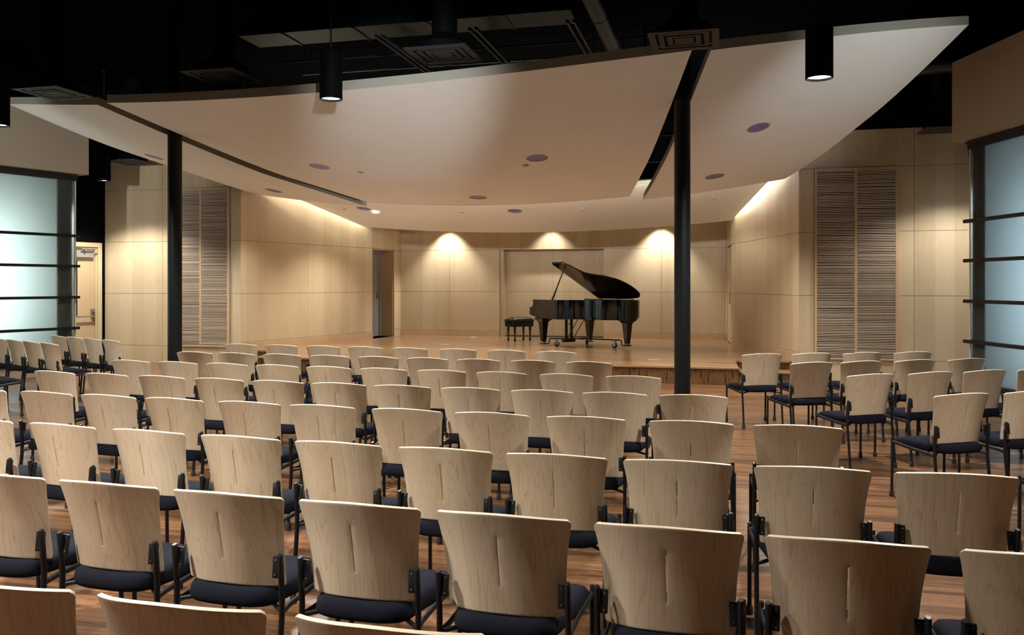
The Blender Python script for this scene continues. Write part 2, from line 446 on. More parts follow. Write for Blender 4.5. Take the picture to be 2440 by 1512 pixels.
# baseboards on the stage
for side in (-1, 1):
    P0, P1 = ((-SX0, SY0), (-SX1, SY1)) if side < 0 else ((SX1, SY1), (SX0, SY0))
    m_, L_ = frame2d(P0, P1)
    bm = bmesh.new(); a, b = (.10, L_) if side < 0 else (0, L_-.10)
    panel_box(bm, m_, a, b, -.016, .0, SH, SH+bb-.012, 5.)
    tag(obj('baseboard_' + ('left' if side < 0 else 'right'), bm, M['slat_frame']), 'maple baseboard along the %s side of the stage' % ('left' if side < 0 else 'right'), 'baseboard', kind='structure')
bm = bmesh.new()
for a, b in ((-4.12, DX0), (DX1, 4.12)):
    panel_box(bm, mtx, sx(a), sx(b), -.014, 0, SH, SH+.13, 4.)
tag(obj('baseboard_back', bm, M['slat_frame']), 'maple baseboard along the back wall of the stage', 'baseboard', kind='structure')
# black upper walls and outer walls
bm = bmesh.new()
for a, b in ((-9.6, -XI), (XI, 9.6)): box(bm, a, b, FY+.04, FY+.15, 4.2, DECK)
tag(obj('wall_upper', bm, M['black']), 'black wall above the birch panels', 'wall', kind='structure')
bm = bmesh.new(); box(bm, -5.4, 5.4, BY+.4, BY+.5, 4.2, DECK); box(bm, -5.4, -4.3, BY+.4, BY+.5, 0, 4.2); box(bm, 4.3, 5.4, BY+.4, BY+.5, 0, 4.2)
tag(obj('wall_plenum', bm, M['black']), 'black wall above and behind the stage back wall', 'wall', kind='structure')
SP = .306
# left outer wall: black, with the exit door; from (-8.5,15) splaying outwards
for side in (-1, 1):
    s = 'left' if side < 0 else 'right'
    e = EX if side < 0 else 8.9
    A = (side*e, FY); B = (side*(e+SP*(FY+3)), -3)
    P0, P1 = (B, A) if side < 0 else (A, B)
    m_, L_ = frame2d(P0, P1)
    bm = bmesh.new()
    if side < 0:
        dz = 2.46; s1 = L_-.10; s0 = s1-1.09
        box(bm, 0, s0, 0, .1, 0, DECK, mtx=m_); box(bm, s1, L_, 0, .1, 0, DECK, mtx=m_); box(bm, s0, s1, 0, .1, dz, DECK, mtx=m_)
    else: box(bm, 0, L_, 0, .1, 0, DECK, mtx=m_)
    tag(obj('wall_outer_' + s, bm, M['black']), 'black outer wall on the %s behind the frosted glass' % s, 'wall', kind='structure')
    if side < 0:
        d = thing('door_4', 'maple exit door with closer and panic bar in a cream frame at far left', 'door', kind='structure')
        bm = bmesh.new()
        for a in (s0-.02, s1-.07): box(bm, a, a+.09, -.025, .1, 0, dz-.07, mtx=m_)
        box(bm, s0-.02, s1+.02, -.025, .1, dz-.07, dz+.02, mtx=m_)
        for a in (s0+.07, s1-.10): box(bm, a, a+.03, .02, .12, 0, dz-.10, mtx=m_)
        box(bm, s0+.07, s1-.07, .02, .12, dz-.10, dz-.07, mtx=m_)
        obj('door_frame', bm, M['frame_cream'], d)
        # leaf with a vision panel
        a, b = s0+.10, s1-.10; va, vb = a+.14, b-.36
        bm = bmesh.new()
        panel_box(bm, m_, a, va, .06, .10, .01, dz-.10); panel_box(bm, m_, vb, b, .06, .10, .01, dz-.10)
        panel_box(bm, m_, va, vb, .06, .10, .01, .95); panel_box(bm, m_, va, vb, .06, .10, dz-.36, dz-.10)
        leaf = obj('door_leaf', bm, M['door_wood'], d)
        bm = bmesh.new(); box(bm, va, vb, .075, .085, .95, dz-.36, mtx=m_)
        obj('vision_panel', bm, M['dark_steel'], leaf)
        bm = bmesh.new(); box(bm, b-.42, b-.05, -.02, .06, dz-.29, dz-.15, mtx=m_, bev=.008)
        box(bm, b-.30, b-.27, -.10, .0, dz-.15, dz-.13, mtx=m_); box(bm, b-.36, b-.02, -.10, -.08, dz-.12, dz-.10, mtx=m_); box(bm, b-.30, b-.27, -.10, -.08, dz-.15, dz-.10, mtx=m_)
        obj('door_closer', bm, M['closer'], d)
        bm = bmesh.new(); box(bm, b-.09, b-.015, .0, .06, .96, 1.12, mtx=m_, bev=.01)
        tube(bm, [m_ @ Vector((a+.06, -.02, .96)), m_ @ Vector((b-.04, -.02, .96))], .016, 10)
        box(bm, b-.06, b-.03, -.04, .0, .93, 1.06, mtx=m_, bev=.006); box(bm, a+.04, a+.09, -.03, .06, .93, .99, mtx=m_)
        obj('panic_bar', bm, M['steel'], d)
# ------------------------------------------------------------------ frosted glass walls
WX, WY = 7.40, 12.94
FZ = [2.50, 1.95, 1.385, .825]
def window(side):
    s = 'left' if side < 0 else 'right'
    A = (side*WX, WY); yb = 3.5 if side < 0 else 3.5
    B = (side*(WX+SP*(WY-yb)), yb)
    P0, P1 = (B, A) if side < 0 else (A, B)
    m_, L_ = frame2d(P0, P1)
    end = (lambda t: L_-t) if side < 0 else (lambda t: t)
    def bx(bm, t0, t1, y0, y1, z0, z1):
        a, b = sorted((end(t0), end(t1))); box(bm, a, b, y0, y1, z0, z1, mtx=m_)
    w = thing('window_1' if side < 0 else 'window_2', 'frosted glass wall with black horizontal bars on the %s' % s, 'window', kind='structure')
    bm = bmesh.new(); bx(bm, .02, L_, .0, .012, .27, 3.50)
    obj('glass_pane', bm, M['frost'], w)
    bm = bmesh.new(); bx(bm, .0, .02, -.004, .02, .27, 3.50)
    obj('glass_edge', bm, M['glass_edge'], w)
    for z in FZ:
        bm = bmesh.new(); bx(bm, -.035, L_, -.075, -.002, z-.024, z+.024)
        obj('mullion_bar', bm, M['black_metal'], w)
    bm = bmesh.new(); bx(bm, -.02, L_, -.06, .05, .20, .27); bx(bm, -.02, L_, -.02, .08, 3.50, 3.66)
    bx(bm, -.02, L_, -.05, .08, 3.575, 3.61)
    obj('window_frame', bm, M['mirror_black'], w)
    bm = bmesh.new(); bx(bm, .06, .36, .016, .33, .0, 3.6)
    obj('corner_post', bm, M['black'], w)
    bm = bmesh.new(); bx(bm, 0, L_, -.015, .05, .0, .20)
    panel = obj('kick_board', bm, M['wall_fabric'], w)
    # fabric faced wall box above
    bm = bmesh.new(); bx(bm, -.14, L_, -.17, .35, 3.62, 4.75)
    tag(obj('wall_bulkhead_' + s, bm, M['wall_fabric']), 'beige fabric covered bulkhead above the frosted glass on the %s' % s, 'wall', kind='structure')
    # lit vestibule behind the glass
    bm = bmesh.new(); bx(bm, .02, L_, .95, 1.0, 0, 4.6); bx(bm, .02, L_, .02, .95, 4.5, 4.6); bx(bm, .02, .06, .34, .95, 0, 4.5)
    tag(obj('wall_vestibule_' + s, bm, M['vest_white']), 'white vestibule wall behind the %s frosted glass' % s, 'wall', kind='structure')
    return m_, end, L_
for side in (-1, 1):
    m_, end, L_ = window(side)
    # daylight entering the vestibule behind the glass (its lamps)
    for t, pw in ((1.7, 34), (4.2, 34)):
        p = m_ @ Vector((end(t), .86, 1.7))
        q = m_ @ Vector((end(t), .0, 1.7))
        dirv = (q-p).normalized()
        rot = dirv.to_track_quat('-Z', 'Y').to_euler()
        add_light('vestibule_light', 'AREA', p, pw*(.78 if side < 0 else .36), (.66, .82, 1.) if side > 0 else (.88, .98, .97), rot, shape='RECTANGLE', size=1.3, size_y=2.2)

# ------------------------------------------------------------------ stage
st = thing('stage_platform', 'low oak stage platform carrying the grand piano', 'stage')
NX = 4.30                                        # inner corner of the step notches
outline = [(-NX, 13.9), (NX, 13.9), (NX-.03, 15.15), (5.20, 15.30), (SX0-.08, SY0+.32), (SX1, SY1), (4.14, BY), (-4.14, BY), (-SX1, SY1), (-SX0+.08, SY0+.32), (-5.20, 15.30), (-NX+.03, 15.15)]
def inset(p, d): return p
bm = bmesh.new(); prism(bm, outline, SH-.03, SH)
obj('stage_deck', bm, M['stage'], st)
bm = bmesh.new()
m_, L_ = frame2d((-NX+.01, 13.93), (NX-.01, 13.93))
for k in range(7):
    panel_box(bm, m_, k*L_/7+.001, (k+1)*L_/7-.001, 0, .05, .0, SH-.03, k*.33)
for sd in (-1, 1):
    P0, P1 = ((NX-.02, 13.95), (NX-.05, 15.2)) if sd > 0 else ((-NX+.05, 15.2), (-NX+.02, 13.95))
    mm, ll = frame2d(P0, P1); panel_box(bm, mm, 0, ll, 0, .05, 0, SH-.03, 9.)
    P0, P1 = ((NX-.02, 15.2), (5.22, 15.34)) if sd > 0 else ((-5.22, 15.34), (-NX+.02, 15.2))
    mm, ll = frame2d(P0, P1); panel_box(bm, mm, 0, ll, 0, .05, 0, SH-.03, 4.)
obj('stage_fascia', bm, M['oak_face'], st)
bm = bmesh.new(); box(bm, -NX-.01, NX+.01, 13.885, 13.93, SH-.034, SH+.001, bev=.006)
obj('nosing', bm, M['oak_nose'], st)
for sd, nm in ((1, 'right'), (-1, 'left')):
    t = thing('stage_step', 'single oak step up to the stage at its %s corner' % nm, 'step', (sd*4.76, 14.95, 0), 0)
    w0, w1 = (4.33-4.76, 5.22-4.76)
    xa, xb = (w0, w1) if sd > 0 else (-w1, -w0)
    bm = bmesh.new(); box(bm, xa, xb, -.22, .27, SH/2-.02, SH/2, bev=.004); obj('tread', bm, M['oak_nose'], t)
    bm = bmesh.new(); mm, ll = frame2d((xa+.01, -.20), (xb-.01, -.20)); panel_box(bm, mm, 0, ll, 0, .03, 0, SH/2-.02, 2.7)
    obj('riser', bm, M['oak_face'], t)
# floor pockets
def spot_on(z, px, py):
    Y = (1.62-z)*2000/(py-677); X = (px-1220)/2000*Y
    return c2r(X, Y)
for (px, py, lab) in ((1131, 803, 'small metal floor pocket plate near the stage back wall, left of the bench'), (1062, 820.5, 'metal floor pocket plate on the stage floor, far left of the piano'),
                      (1495, 809.5, 'metal floor pocket plate on the stage behind the piano tail'), (1557, 857, 'metal floor pocket plate near the front edge of the stage')):
    x, y = spot_on(SH, px, py)
    bm = bmesh.new(); box(bm, -.10, .10, -.055, .055, 0, .006, bev=.002); box(bm, -.10, .10, -.003, .003, .006, .007); box(bm, -.015, .015, -.04, -.02, .006, .009)
    tag(obj('floor_pocket', bm, M['silver'], loc=(x, y, SH)), lab, 'floor plate', 'floor pockets on the stage')

# ------------------------------------------------------------------ slatted grilles
def grille(side):
    s = 'right' if side > 0 else 'left'
    x0, x1 = (G0, G1) if side > 0 else (-G1, -G0)
    t = thing('wall_grille', 'tall pair of slatted maple grille panels in the %s birch wall' % s, 'grille', ((x0+x1)/2, FY, Z1))
    w = (x1-x0)/2 - .004; h = Z4-Z1-.004
    bm = bmesh.new(); fw = .045
    m_ = Matrix.Identity(4)
    for a, b, c, d in ((-w, -w+fw, 0, h), (w-fw, w, 0, h), (-w+fw, w-fw, 0, fw*.8), (-w+fw, w-fw, h-fw, h)):
        panel_box(bm, m_, a, b, -.035, .0, c, d)
    fr = obj('grille_frame', bm, M['slat_frame'], t)
    bm = bmesh.new(); panel_box(bm, m_, -.022, .022, -.034, .0, fw, h-fw); obj('centre_mullion', bm, M['slat_frame'], t)
    for a, b in ((-w+fw, -.022), (.022, w-fw)):
        bm = bmesh.new()
        n = 112; pitch = (h-2*fw)/n
        for k in range(n):
            z = fw + (k+.5)*pitch
            dz = random.uniform(-.0022, .0022); hh = pitch*random.uniform(.20, .30)
            uo = random.uniform(0, 9)
            uv = bm.loops.layers.uv.verify()
            fs = box(bm, a+.003, b-.003, -.030, -.006, z-hh+dz, z+hh+dz)
            for f in fs:
                for l in f.loops: l[uv].uv = (uo + k*.09, l.vert.co.x*.3 + k)
        obj('slats', bm, M['slat'], t)
        bm = bmesh.new(); box(bm, a, b, -.003, -.0005, fw, h-fw); obj('backing', bm, M['slat_dark'], t)
    bm = bmesh.new()
    for xx in (-w+.022, w-.022):
        for zz in (.25, 1.6, h-.25): lathe(bm, [(.006, 0), (.006, .004)], 8, mtx=Matrix.Translation((xx, -.035, zz)) @ Matrix.Rotation(R(90), 4, 'X'))
    obj('screws', bm, M['steel'], fr)
grille(1); grille(-1)

# ------------------------------------------------------------------ columns
for sd, nm in ((-1, 'left'), (1, 'right')):
    t = thing('column', 'round black steel column under the %s slot of the ceiling clouds' % nm, 'column', (sd*3.566, 10.5, 0))
    bm = bmesh.new(); lathe(bm, [(.098, .0), (.098, DECK)], 40); obj('shaft', bm, M['column'], t, smooth=40)
    bm = bmesh.new(); lathe(bm, [(.128, 0), (.128, .012), (.10, .03)], 40); obj('base_ring', bm, M['black_metal'], t, smooth=30)

# ------------------------------------------------------------------ ceiling clouds
ZK = [(8.4, 3.83), (8.65, 3.79), (9.31, 3.695), (10.7, 3.49), (12.28, 3.275), (13.1, 3.205), (14.9, 3.065), (15.6, 3.02)]
def z0f(u):
    if u <= ZK[0][0]: return ZK[0][1]
    for i in range(len(ZK)-1):
        (a, za), (b, zb) = ZK[i], ZK[i+1]
        if u <= b:
            t = (u-a)/(b-a)
            def sl(k):
                if k <= 0: return (ZK[1][1]-ZK[0][1])/(ZK[1][0]-ZK[0][0])
                if k >= len(ZK)-1: return (ZK[-1][1]-ZK[-2][1])/(ZK[-1][0]-ZK[-2][0])
                return (ZK[k+1][1]-ZK[k-1][1])/(ZK[k+1][0]-ZK[k-1][0])
            m0, m1 = sl(i)*(b-a), sl(i+1)*(b-a)
            return (2*t**3-3*t*t+1)*za + (t**3-2*t*t+t)*m0 + (-2*t**3+3*t*t)*zb + (t**3-t*t)*m1
    return ZK[-1][1]
def zc(x, u):
    t = min(1, max(0, (u-9.)/6.))
    return z0f(u) + (.0275-.011*t)*x*x + .026*x*max(0, min(1, 1-(u-9.)/5.))
def zcs(x, u): return zc(x, u)-.025
def uf(x): return 8.65 + .0478*x*x
def z2f(x, u):
    return 2.80 + (18.63-u)*.185 + .0106*x*x + max(0, 16.5-u)*.0
TH = .105
def sheet(name, left, right, front, rear, zf, nx, ny, label, holes, th=TH):
    """left/right: x(t); front/rear: y(x)"""
    bm = bmesh.new()
    lo, hi = [], []
    for j in range(ny+1):
        t = j/ny; ra, rb = [], []
        for i in range(nx+1):
            s = i/nx
            xf = left(0)+(right(0)-left(0))*s; xr = left(1)+(right(1)-left(1))*s
            yf, yr = front(xf), rear(xr)
            x = (left(t)+(right(t)-left(t))*s); y = yf+(yr-yf)*t
            z = zf(x, y)
            ra.append(bm.verts.new((x, y, z))); rb.append(bm.verts.new((x, y, z+th)))
        lo.append(ra); hi.append(rb)
    for j in range(ny):
        for i in range(nx):
            bm.faces.new((lo[j][i], lo[j+1][i], lo[j+1][i+1], lo[j][i+1]))
            bm.faces.new((hi[j][i], hi[j][i+1], hi[j+1][i+1], hi[j+1][i]))
    for j in range(ny):
        bm.faces.new((lo[j][0], hi[j][0], hi[j+1][0], lo[j+1][0])); bm.faces.new((lo[j][nx], lo[j+1][nx], hi[j+1][nx], hi[j][nx]))
    for i in range(nx):
        bm.faces.new((lo[0][i], lo[0][i+1], hi[0][i+1], hi[0][i])); bm.faces.new((lo[ny][i], hi[ny][i], hi[ny][i+1], lo[ny][i+1]))
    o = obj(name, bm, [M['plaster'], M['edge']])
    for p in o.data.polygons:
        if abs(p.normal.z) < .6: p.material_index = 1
    if holes:
        hb = bmesh.new()
        for (x, y, r) in holes:
            lathe(hb, [(r, zf(x, y)-.4), (r, zf(x, y)+.5)], 32, mtx=Matrix.Translation((x, y, 0)))
        bmesh.ops.recalc_face_normals(hb, faces=hb.faces)
        hm = bpy.data.meshes.new('cut'); hb.to_mesh(hm); hb.free()
        ho = bpy.data.objects.new('cut', hm); COL.objects.link(ho)
        md = o.modifiers.new('b', 'BOOLEAN'); md.operation = 'DIFFERENCE'; md.object = ho; md.solver = 'EXACT'
        bake(o); bpy.data.objects.remove(ho)
    for p in o.data.polygons: p.use_smooth = True
    o.data.set_sharp_from_angle(angle=R(35))
    return tag(o, label, 'ceiling panel')
def ray_surface(px, py, zf):
    """where the sight line of a measured fixture meets a ceiling surface"""
    a = (px-1220)/2000; b = (677-py)/2000
    lo_, hi_ = 4., 22.
    Y = 6.
    while Y < 21:
        x, u = c2r(a*Y, Y)
        if 1.62+b*Y - zf(x, u) > 0: break
        Y += .01
    return c2r(a*Y, Y)
def zcx(x, u): return zc(x, u) if u > uf(x)-.02 else 99
CAN_R = .145
cans1 = {'c': [(761, 396), (1280, 376), (1139, 470)], 'l': [(367, 370), (652, 450.5)], 'r': [(1807, 299), (1703, 416)]}
CP = {k: [ray_surface(px, py, zcx) for px, py in v] for k, v in cans1.items()}
cans2 = [(1227, 502), (866, 496), (884, 503)]
C2 = [ray_surface(px, py, lambda x, u: z2f(x, u) if u > 15.3 else 99) for px, py in cans2[:2]]
CANS = []
for k in CP: CANS += [(x, y, zc if k == 'c' else zcs, k) for x, y in CP[k]]
CANS += [(x, y, z2f, 't') for x, y in C2]
lerp = lambda a, b: (lambda t: a+(b-a)*t)
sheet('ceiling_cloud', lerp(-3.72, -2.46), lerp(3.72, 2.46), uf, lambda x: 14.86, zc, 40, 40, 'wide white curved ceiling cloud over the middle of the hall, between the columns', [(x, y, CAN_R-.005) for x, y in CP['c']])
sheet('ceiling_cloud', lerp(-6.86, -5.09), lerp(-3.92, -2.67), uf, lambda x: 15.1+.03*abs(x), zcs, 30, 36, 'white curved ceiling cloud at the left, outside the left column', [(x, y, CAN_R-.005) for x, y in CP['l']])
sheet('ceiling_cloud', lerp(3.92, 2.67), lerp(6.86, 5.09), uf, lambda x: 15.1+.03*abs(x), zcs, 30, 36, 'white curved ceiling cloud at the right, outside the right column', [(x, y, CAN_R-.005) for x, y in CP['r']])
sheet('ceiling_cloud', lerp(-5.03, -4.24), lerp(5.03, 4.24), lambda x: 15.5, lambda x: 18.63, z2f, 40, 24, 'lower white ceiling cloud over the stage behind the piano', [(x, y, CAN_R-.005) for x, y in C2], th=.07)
CLAB = {('c', 0): 'recessed round downlight in the middle cloud, furthest left one', ('c', 1): 'recessed round downlight in the middle cloud, right of its centre', ('c', 2): 'recessed round downlight at the rear edge of the middle cloud',
        ('l', 0): 'recessed round downlight in the left cloud, beside the left column', ('l', 1): 'recessed round downlight at the rear of the left cloud', ('r', 0): 'recessed round downlight in the right cloud, nearest the viewer',
        ('r', 1): 'recessed round downlight at the rear of the right cloud', ('t', 0): 'recessed round downlight in the stage cloud, above the piano bench', ('t', 1): 'recessed round downlight in the stage cloud, at its left'}
cnt = {}
STAGE_W = (1., .945, .86)
for (x, y, zf, k) in CANS:
    i = cnt.get(k, 0); cnt[k] = i+1
    e = .02
    nx_, ny_ = (zf(x+e, y)-zf(x-e, y))/(2*e), (zf(x, y+e)-zf(x, y-e))/(2*e)
    t = thing('recessed_downlight', CLAB[(k, i)], 'downlight', (x, y, zf(x, y)), 0, 'recessed downlights in the ceiling clouds')
    up = Vector((-nx_, -ny_, 1)).normalized(); t.rotation_mode = 'QUATERNION'; t.rotation_quaternion = up.to_track_quat('Z', 'Y')
    bm = bmesh.new(); lathe(bm, [(CAN_R-.012, .004), (CAN_R-.012, -.005), (CAN_R+.012, -.005), (CAN_R+.012, .0), (CAN_R-.012, .004)], 32, close=False); obj('trim_ring', bm, M['trim_ring'], t, smooth=30)
    bm = bmesh.new(); lathe(bm, [(CAN_R-.008, .0), (CAN_R-.02, .06), (CAN_R-.05, .14), (CAN_R-.08, .19), (.02, .20), (.02, .21), (CAN_R-.075, .20), (CAN_R-.02, .14), (CAN_R-.004, .03)], 32, close=True); obj('reflector', bm, M['reflector'], t, smooth=40)
# one lit accent fixture
x, y = ray_surface(895, 503, lambda x, u: z2f(x, u) if u > 15.3 else 99)
t = thing('accent_light', 'small lit white spotlight in the stage cloud, at its left', 'spotlight', (x, y, z2f(x, y)))
bm = bmesh.new(); lathe(bm, [(.10, .02), (.115, -.005), (.115, -.02), (.09, -.03), (.085, -.02)], 28); obj('housing', bm, M['plaster'], t, smooth=30)
bm = bmesh.new(); lathe(bm, [(.083, -.03), (.06, -.038), (.02, -.042)], 28); obj('lens', bm, M['lens_hot'], t, smooth=50)
# sprinkler covers
for (px, py, zf, lab) in ((860, 408.5, zcx, 'left of its centre'), (1253, 393, zcx, 'right of its centre'), (1807, 317, zcx, 'in the right cloud by the nearest downlight')):
    x, y = ray_surface(px, py, zf)
    e = .02; g = Vector((-(zf(x+e, y)-zf(x-e, y))/(2*e), -(zf(x, y+e)-zf(x, y-e))/(2*e), 1)).normalized()
    bm = bmesh.new(); lathe(bm, [(.0, -.014), (.035, -.014), (.045, -.010), (.045, .0), (.03, .004)], 20)
    o = obj('sprinkler_cover', bm, M['trim_ring'], loc=(x, y, zf(x, y)+.001), smooth=30)
    o.rotation_mode = 'QUATERNION'; o.rotation_quaternion = g.to_track_quat('Z', 'Y')
    tag(o, 'small round sprinkler cover on the middle cloud, %s' % lab if 'cloud' not in lab else 'small round sprinkler cover %s' % lab, 'sprinkler', 'sprinkler covers')
for (px, py, lab) in ((820, 497.5, 'far left'), (1100, 504.5, 'left of centre'), (1388, 498.5, 'right of centre'), (1698, 470.5, 'far right')):
    zf = lambda x, u: z2f(x, u) if u > 15.3 else 99
    x, y = ray_surface(px, py, zf)
    bm = bmesh.new(); lathe(bm, [(.0, -.016), (.04, -.016), (.05, -.010), (.05, .012), (.03, .014)], 20)
    tag(obj('sprinkler_cover', bm, M['trim_ring'], loc=(x, y, z2f(x, y)), smooth=30), 'small round sprinkler cover on the stage cloud, %s' % lab, 'sprinkler', 'sprinkler covers')
# hangers in the slots between the clouds
for k, (y, w) in enumerate(((12.1, .2), (13.35, .2))):
    xc = 3.81-(y-9.3)*.232
    bm = bmesh.new(); z = zc(xc, y)+TH
    box(bm, xc-.35, xc+.35, y-.02, y+.02, z+.08, z+.12); box(bm, xc-.02, xc+.02, y-.02, y+.02, z+.12, DECK)
    box(bm, xc-.35, xc-.31, y-.02, y+.02, z-.03, z+.08); box(bm, xc+.31, xc+.35, y-.02, y+.02, z-.03, z+.08)
    tag(obj('hanger_strut', bm, M['galv']), 'thin metal strut bridging the slot right of the middle cloud, %s' % ('nearer the column' if k == 0 else 'nearer the stage'), 'strut', 'hanger struts')
# rear soffit with wall washers
bm = bmesh.new(); box(bm, -4.2, 4.2, 18.9, BY, 3.42, 3.48)
tag(obj('ceiling_rear', bm, M['plaster']), 'soffit above the back of the stage, hidden by the lowest cloud', 'ceiling', kind='structure')
for x in (-2.80, -.10, 2.62):
    t = thing('wall_washer', 'downlight close to the stage back wall, %s scallop' % {-2.8: 'making the left', -.1: 'making the middle', 2.62: 'making the right'}[x], 'downlight', (x, 20.36, 3.42), 0, 'wall washers at the stage back wall')
    bm = bmesh.new(); lathe(bm, [(.07, -.11), (.07, .0)], 24); lathe(bm, [(.075, -.10), (.075, -.09)], 24); obj('housing', bm, M['black_metal'], t, smooth=30)
    bm = bmesh.new(); lathe(bm, [(.05, -.115), (.05, -.111)], 24); obj('lens', bm, M['lens_hot'], t)
    add_light('washer_beam', 'SPOT', (0, 0, -.13), 200 if x != -.1 else 95, (1., .97, .90), (0, 0, 0), t, spot_size=R(94), spot_blend=.65, shadow_soft_size=.04)
# cove light: linear tubes lying on top of the front clouds, and above the gaps beside the shell walls
def tube_light(name, A, B, label, watts, rot, col, off, size_y=.05):
    A, B = Vector(A), Vector(B); mid = (A+B)/2; Ln = (B-A).length
    ang = math.atan2(B.y-A.y, B.x-A.x)
    t = thing(name, label, 'light', mid, ang, 'hidden cove tubes')
    pitch = math.atan2(B.z-A.z, math.hypot(B.x-A.x, B.y-A.y)); t.rotation_euler = (0, -pitch, ang)
    bm = bmesh.new(); box(bm, -Ln/2, Ln/2, -.03, .03, -.03, -.01); obj('batten', bm, M['plaster'], t)
    bm = bmesh.new(); tube(bm, [(-Ln/2, 0, .003), (Ln/2, 0, .003)], .012, 10); obj('tube', bm, M['led'], t)
    add_light('cove_beam', 'AREA', off, watts, col, rot, t, shape='RECTANGLE', size=Ln, size_y=size_y)
for a, b, lab in ((-2.3, 2.3, 'middle'), (-4.9, -2.8, 'left'), (2.8, 4.9, 'right')):
    y = 14.80
    tube_light('cove_tube', (a, y, zc(a, y)+TH+.03), (b, y, zc(b, y)+TH+.03), 'linear cove tube on top of the %s cloud rear edge' % lab, 70 if lab == 'middle' else 35, (R(180-38), 0, 0), (1., .95, .88), (0, .02, .03))
for sd, nm in ((-1, 'left'), (1, 'right')):
    A = (sd*(XI-.10-.2585*.9), FY+.9); B = (sd*(XI-.10-.2585*3.8), FY+3.8)
    za, zb = z2f(*A)+.26, z2f(*B)+.26
    tube_light('cove_tube', (A[0], A[1], za), (B[0], B[1], zb), 'linear cove tube above the gap along the %s stage wall' % nm, 18 if sd < 0 else 14, (0, 0, 0), (1., .98, .90), (0, 0, -.04))

# ------------------------------------------------------------------ pendant cylinder lamps
WHITE = (1., .96, .90)
def pendant(x, y, zb, r, h, label, watts, cone=100, group='black cylinder pendants'):
    t = thing('pendant_lamp', label, 'lamp', (x, y, zb), 0, group)
    bm = bmesh.new()
    lathe(bm, [(r-.012, .03), (r-.012, .0), (r, .0), (r, h-.01), (r-.01, h), (.02, h)], 40)
    obj('housing', bm, M['black'], t, smooth=40)
    bm = bmesh.new(); lathe(bm, [(.009, h-.01), (.009, DECK-zb)], 10); lathe(bm, [(.05, DECK-zb-.02), (.05, DECK-zb)], 16); obj('stem', bm, M['black_metal'], t, smooth=40)
    bm = bmesh.new(); lathe(bm, [(r-.014, .022), (r*.5, .015), (.01, .013)], 32); obj('lens', bm, M['lens'], t, smooth=60)
    add_light('pendant_beam', 'SPOT', (0, 0, -.02), watts, WHITE, (0, 0, 0), t, spot_size=R(cone), spot_blend=.5, shadow_soft_size=r*.9)
    return t
PW = 420
pendant(.05, 8.10, 3.56, .118, .52, 'black cylinder pendant in front of the middle cloud, left of centre', PW*1.0, 150)
x, y = c2r(.366*7.9, 7.9)
pendant(x, y, 3.555, .125, .48, 'large black cylinder pendant in front of the right cloud', PW*1.0, 150)
x, y = c2r(-.6118*9.8, 9.8)
pendant(x, y, 3.47, .118, .52, 'black cylinder pendant cut by the left edge of the photo', PW*.9, 150)
x, y = c2r(-.486*16.1, 16.1)
pendant(x, y, 3.60, .118, .52, 'black cylinder pendant far left in front of the black wall', PW*.85, 125)
x, y = c2r(.5545*12.5, 12.5)
pendant(x, y, 3.53, .118, .52, 'black cylinder pendant far right, partly behind the glass wall end', PW*.40, 132)
for i, (x, y, k) in enumerate(((.0, 4.85, 1.25), (2.4, 1.85, .5), (-4.2, 4.85, .6), (5.7, 4.85, .95), (.1, 1.75, 1.7), (-4.2, 1.75, .6))):  # unseen pendants, added for the light they throw on the chairs
    pendant(x, y, 3.62, .118, .52, 'added black cylinder pendant over the audience, outside the view', PW*k, 122, 'added pendants outside the view')

def wash(x, y, z, tgt, watts, ang, label):  # unseen spot fixture, added only to brighten a ceiling cloud
    d = (Vector(tgt)-Vector((x, y, z))).normalized()
    t = thing('added_spot', label, 'spotlight', (x, y, z), 0, 'added spots outside the view')
    m_ = d.to_track_quat('-Z', 'Y').to_matrix().to_4x4()
    bm = bmesh.new(); lathe(bm, [(.055, -.09), (.062, -.10), (.062, .08), (.03, .11)], 20, mtx=m_); obj('housing', bm, M['black_metal'], t, smooth=40)
    bm = bmesh.new(); lathe(bm, [(.05, -.104), (.048, -.1005)], 20, mtx=m_); obj('lens', bm, M['lens_hot'], t)
    bm = bmesh.new(); lathe(bm, [(.01, .05), (.01, DECK-z)], 8); obj('stem', bm, M['black_metal'], t)
    l = add_light('added_spot_beam', 'SPOT', d*.13, watts, (.90, .96, 1.), d.to_track_quat('-Z', 'Y').to_euler(), t, spot_size=R(ang), spot_blend=1., shadow_soft_size=.15)
wash(5.6, -1.6, 2.5, (.35, 9.4, 3.66), 4600, 13, 'added spotlight behind the viewer to brighten the middle cloud')
wash(8.0, 5.5, 2.8, (5.8, 10.8, 4.2), 460, 32, 'added spotlight right of the view to brighten the right cloud')
wash(-4.5, 2.5, 3.0, (-7.2, 11.6, 4.1), 1200, 27, 'added spotlight left of the view to brighten the left cloud')
# ------------------------------------------------------------------ stuff in the black ceiling
def diffuser(x, y, z, a, rz, label, mat='diffuser'):
    t = thing('air_diffuser', label, 'diffuser', (x, y, z), rz, 'square air diffusers')
    bm = bmesh.new()
    def ring(w, z0, z1, d):
        for q in ((-w, w, -w, -w+d), (-w, w, w-d, w), (-w, -w+d, -w+d, w-d), (w-d, w, -w+d, w-d)): box(bm, q[0], q[1], q[2], q[3], z0, z1)
    ring(a, 0, .02, .07); obj('frame', bm, M[mat], t)
    for k, (w, zz) in enumerate(((a*.72, .004), (a*.48, .002))):
        bm = bmesh.new(); ring(w, zz, zz+.015, .05); obj('louvre_ring', bm, M[mat], t)
    bm = bmesh.new(); box(bm, -a*.28, a*.28, -a*.28, a*.28, .0, .012); obj('core_plate', bm, M[mat], t)
    bm = bmesh.new(); lathe(bm, [(a*.95, .02), (a*.9, .10), (a*.4, .22), (a*.4, DECK-z)], 20); obj('neck_duct', bm, M['black'], t, smooth=40)
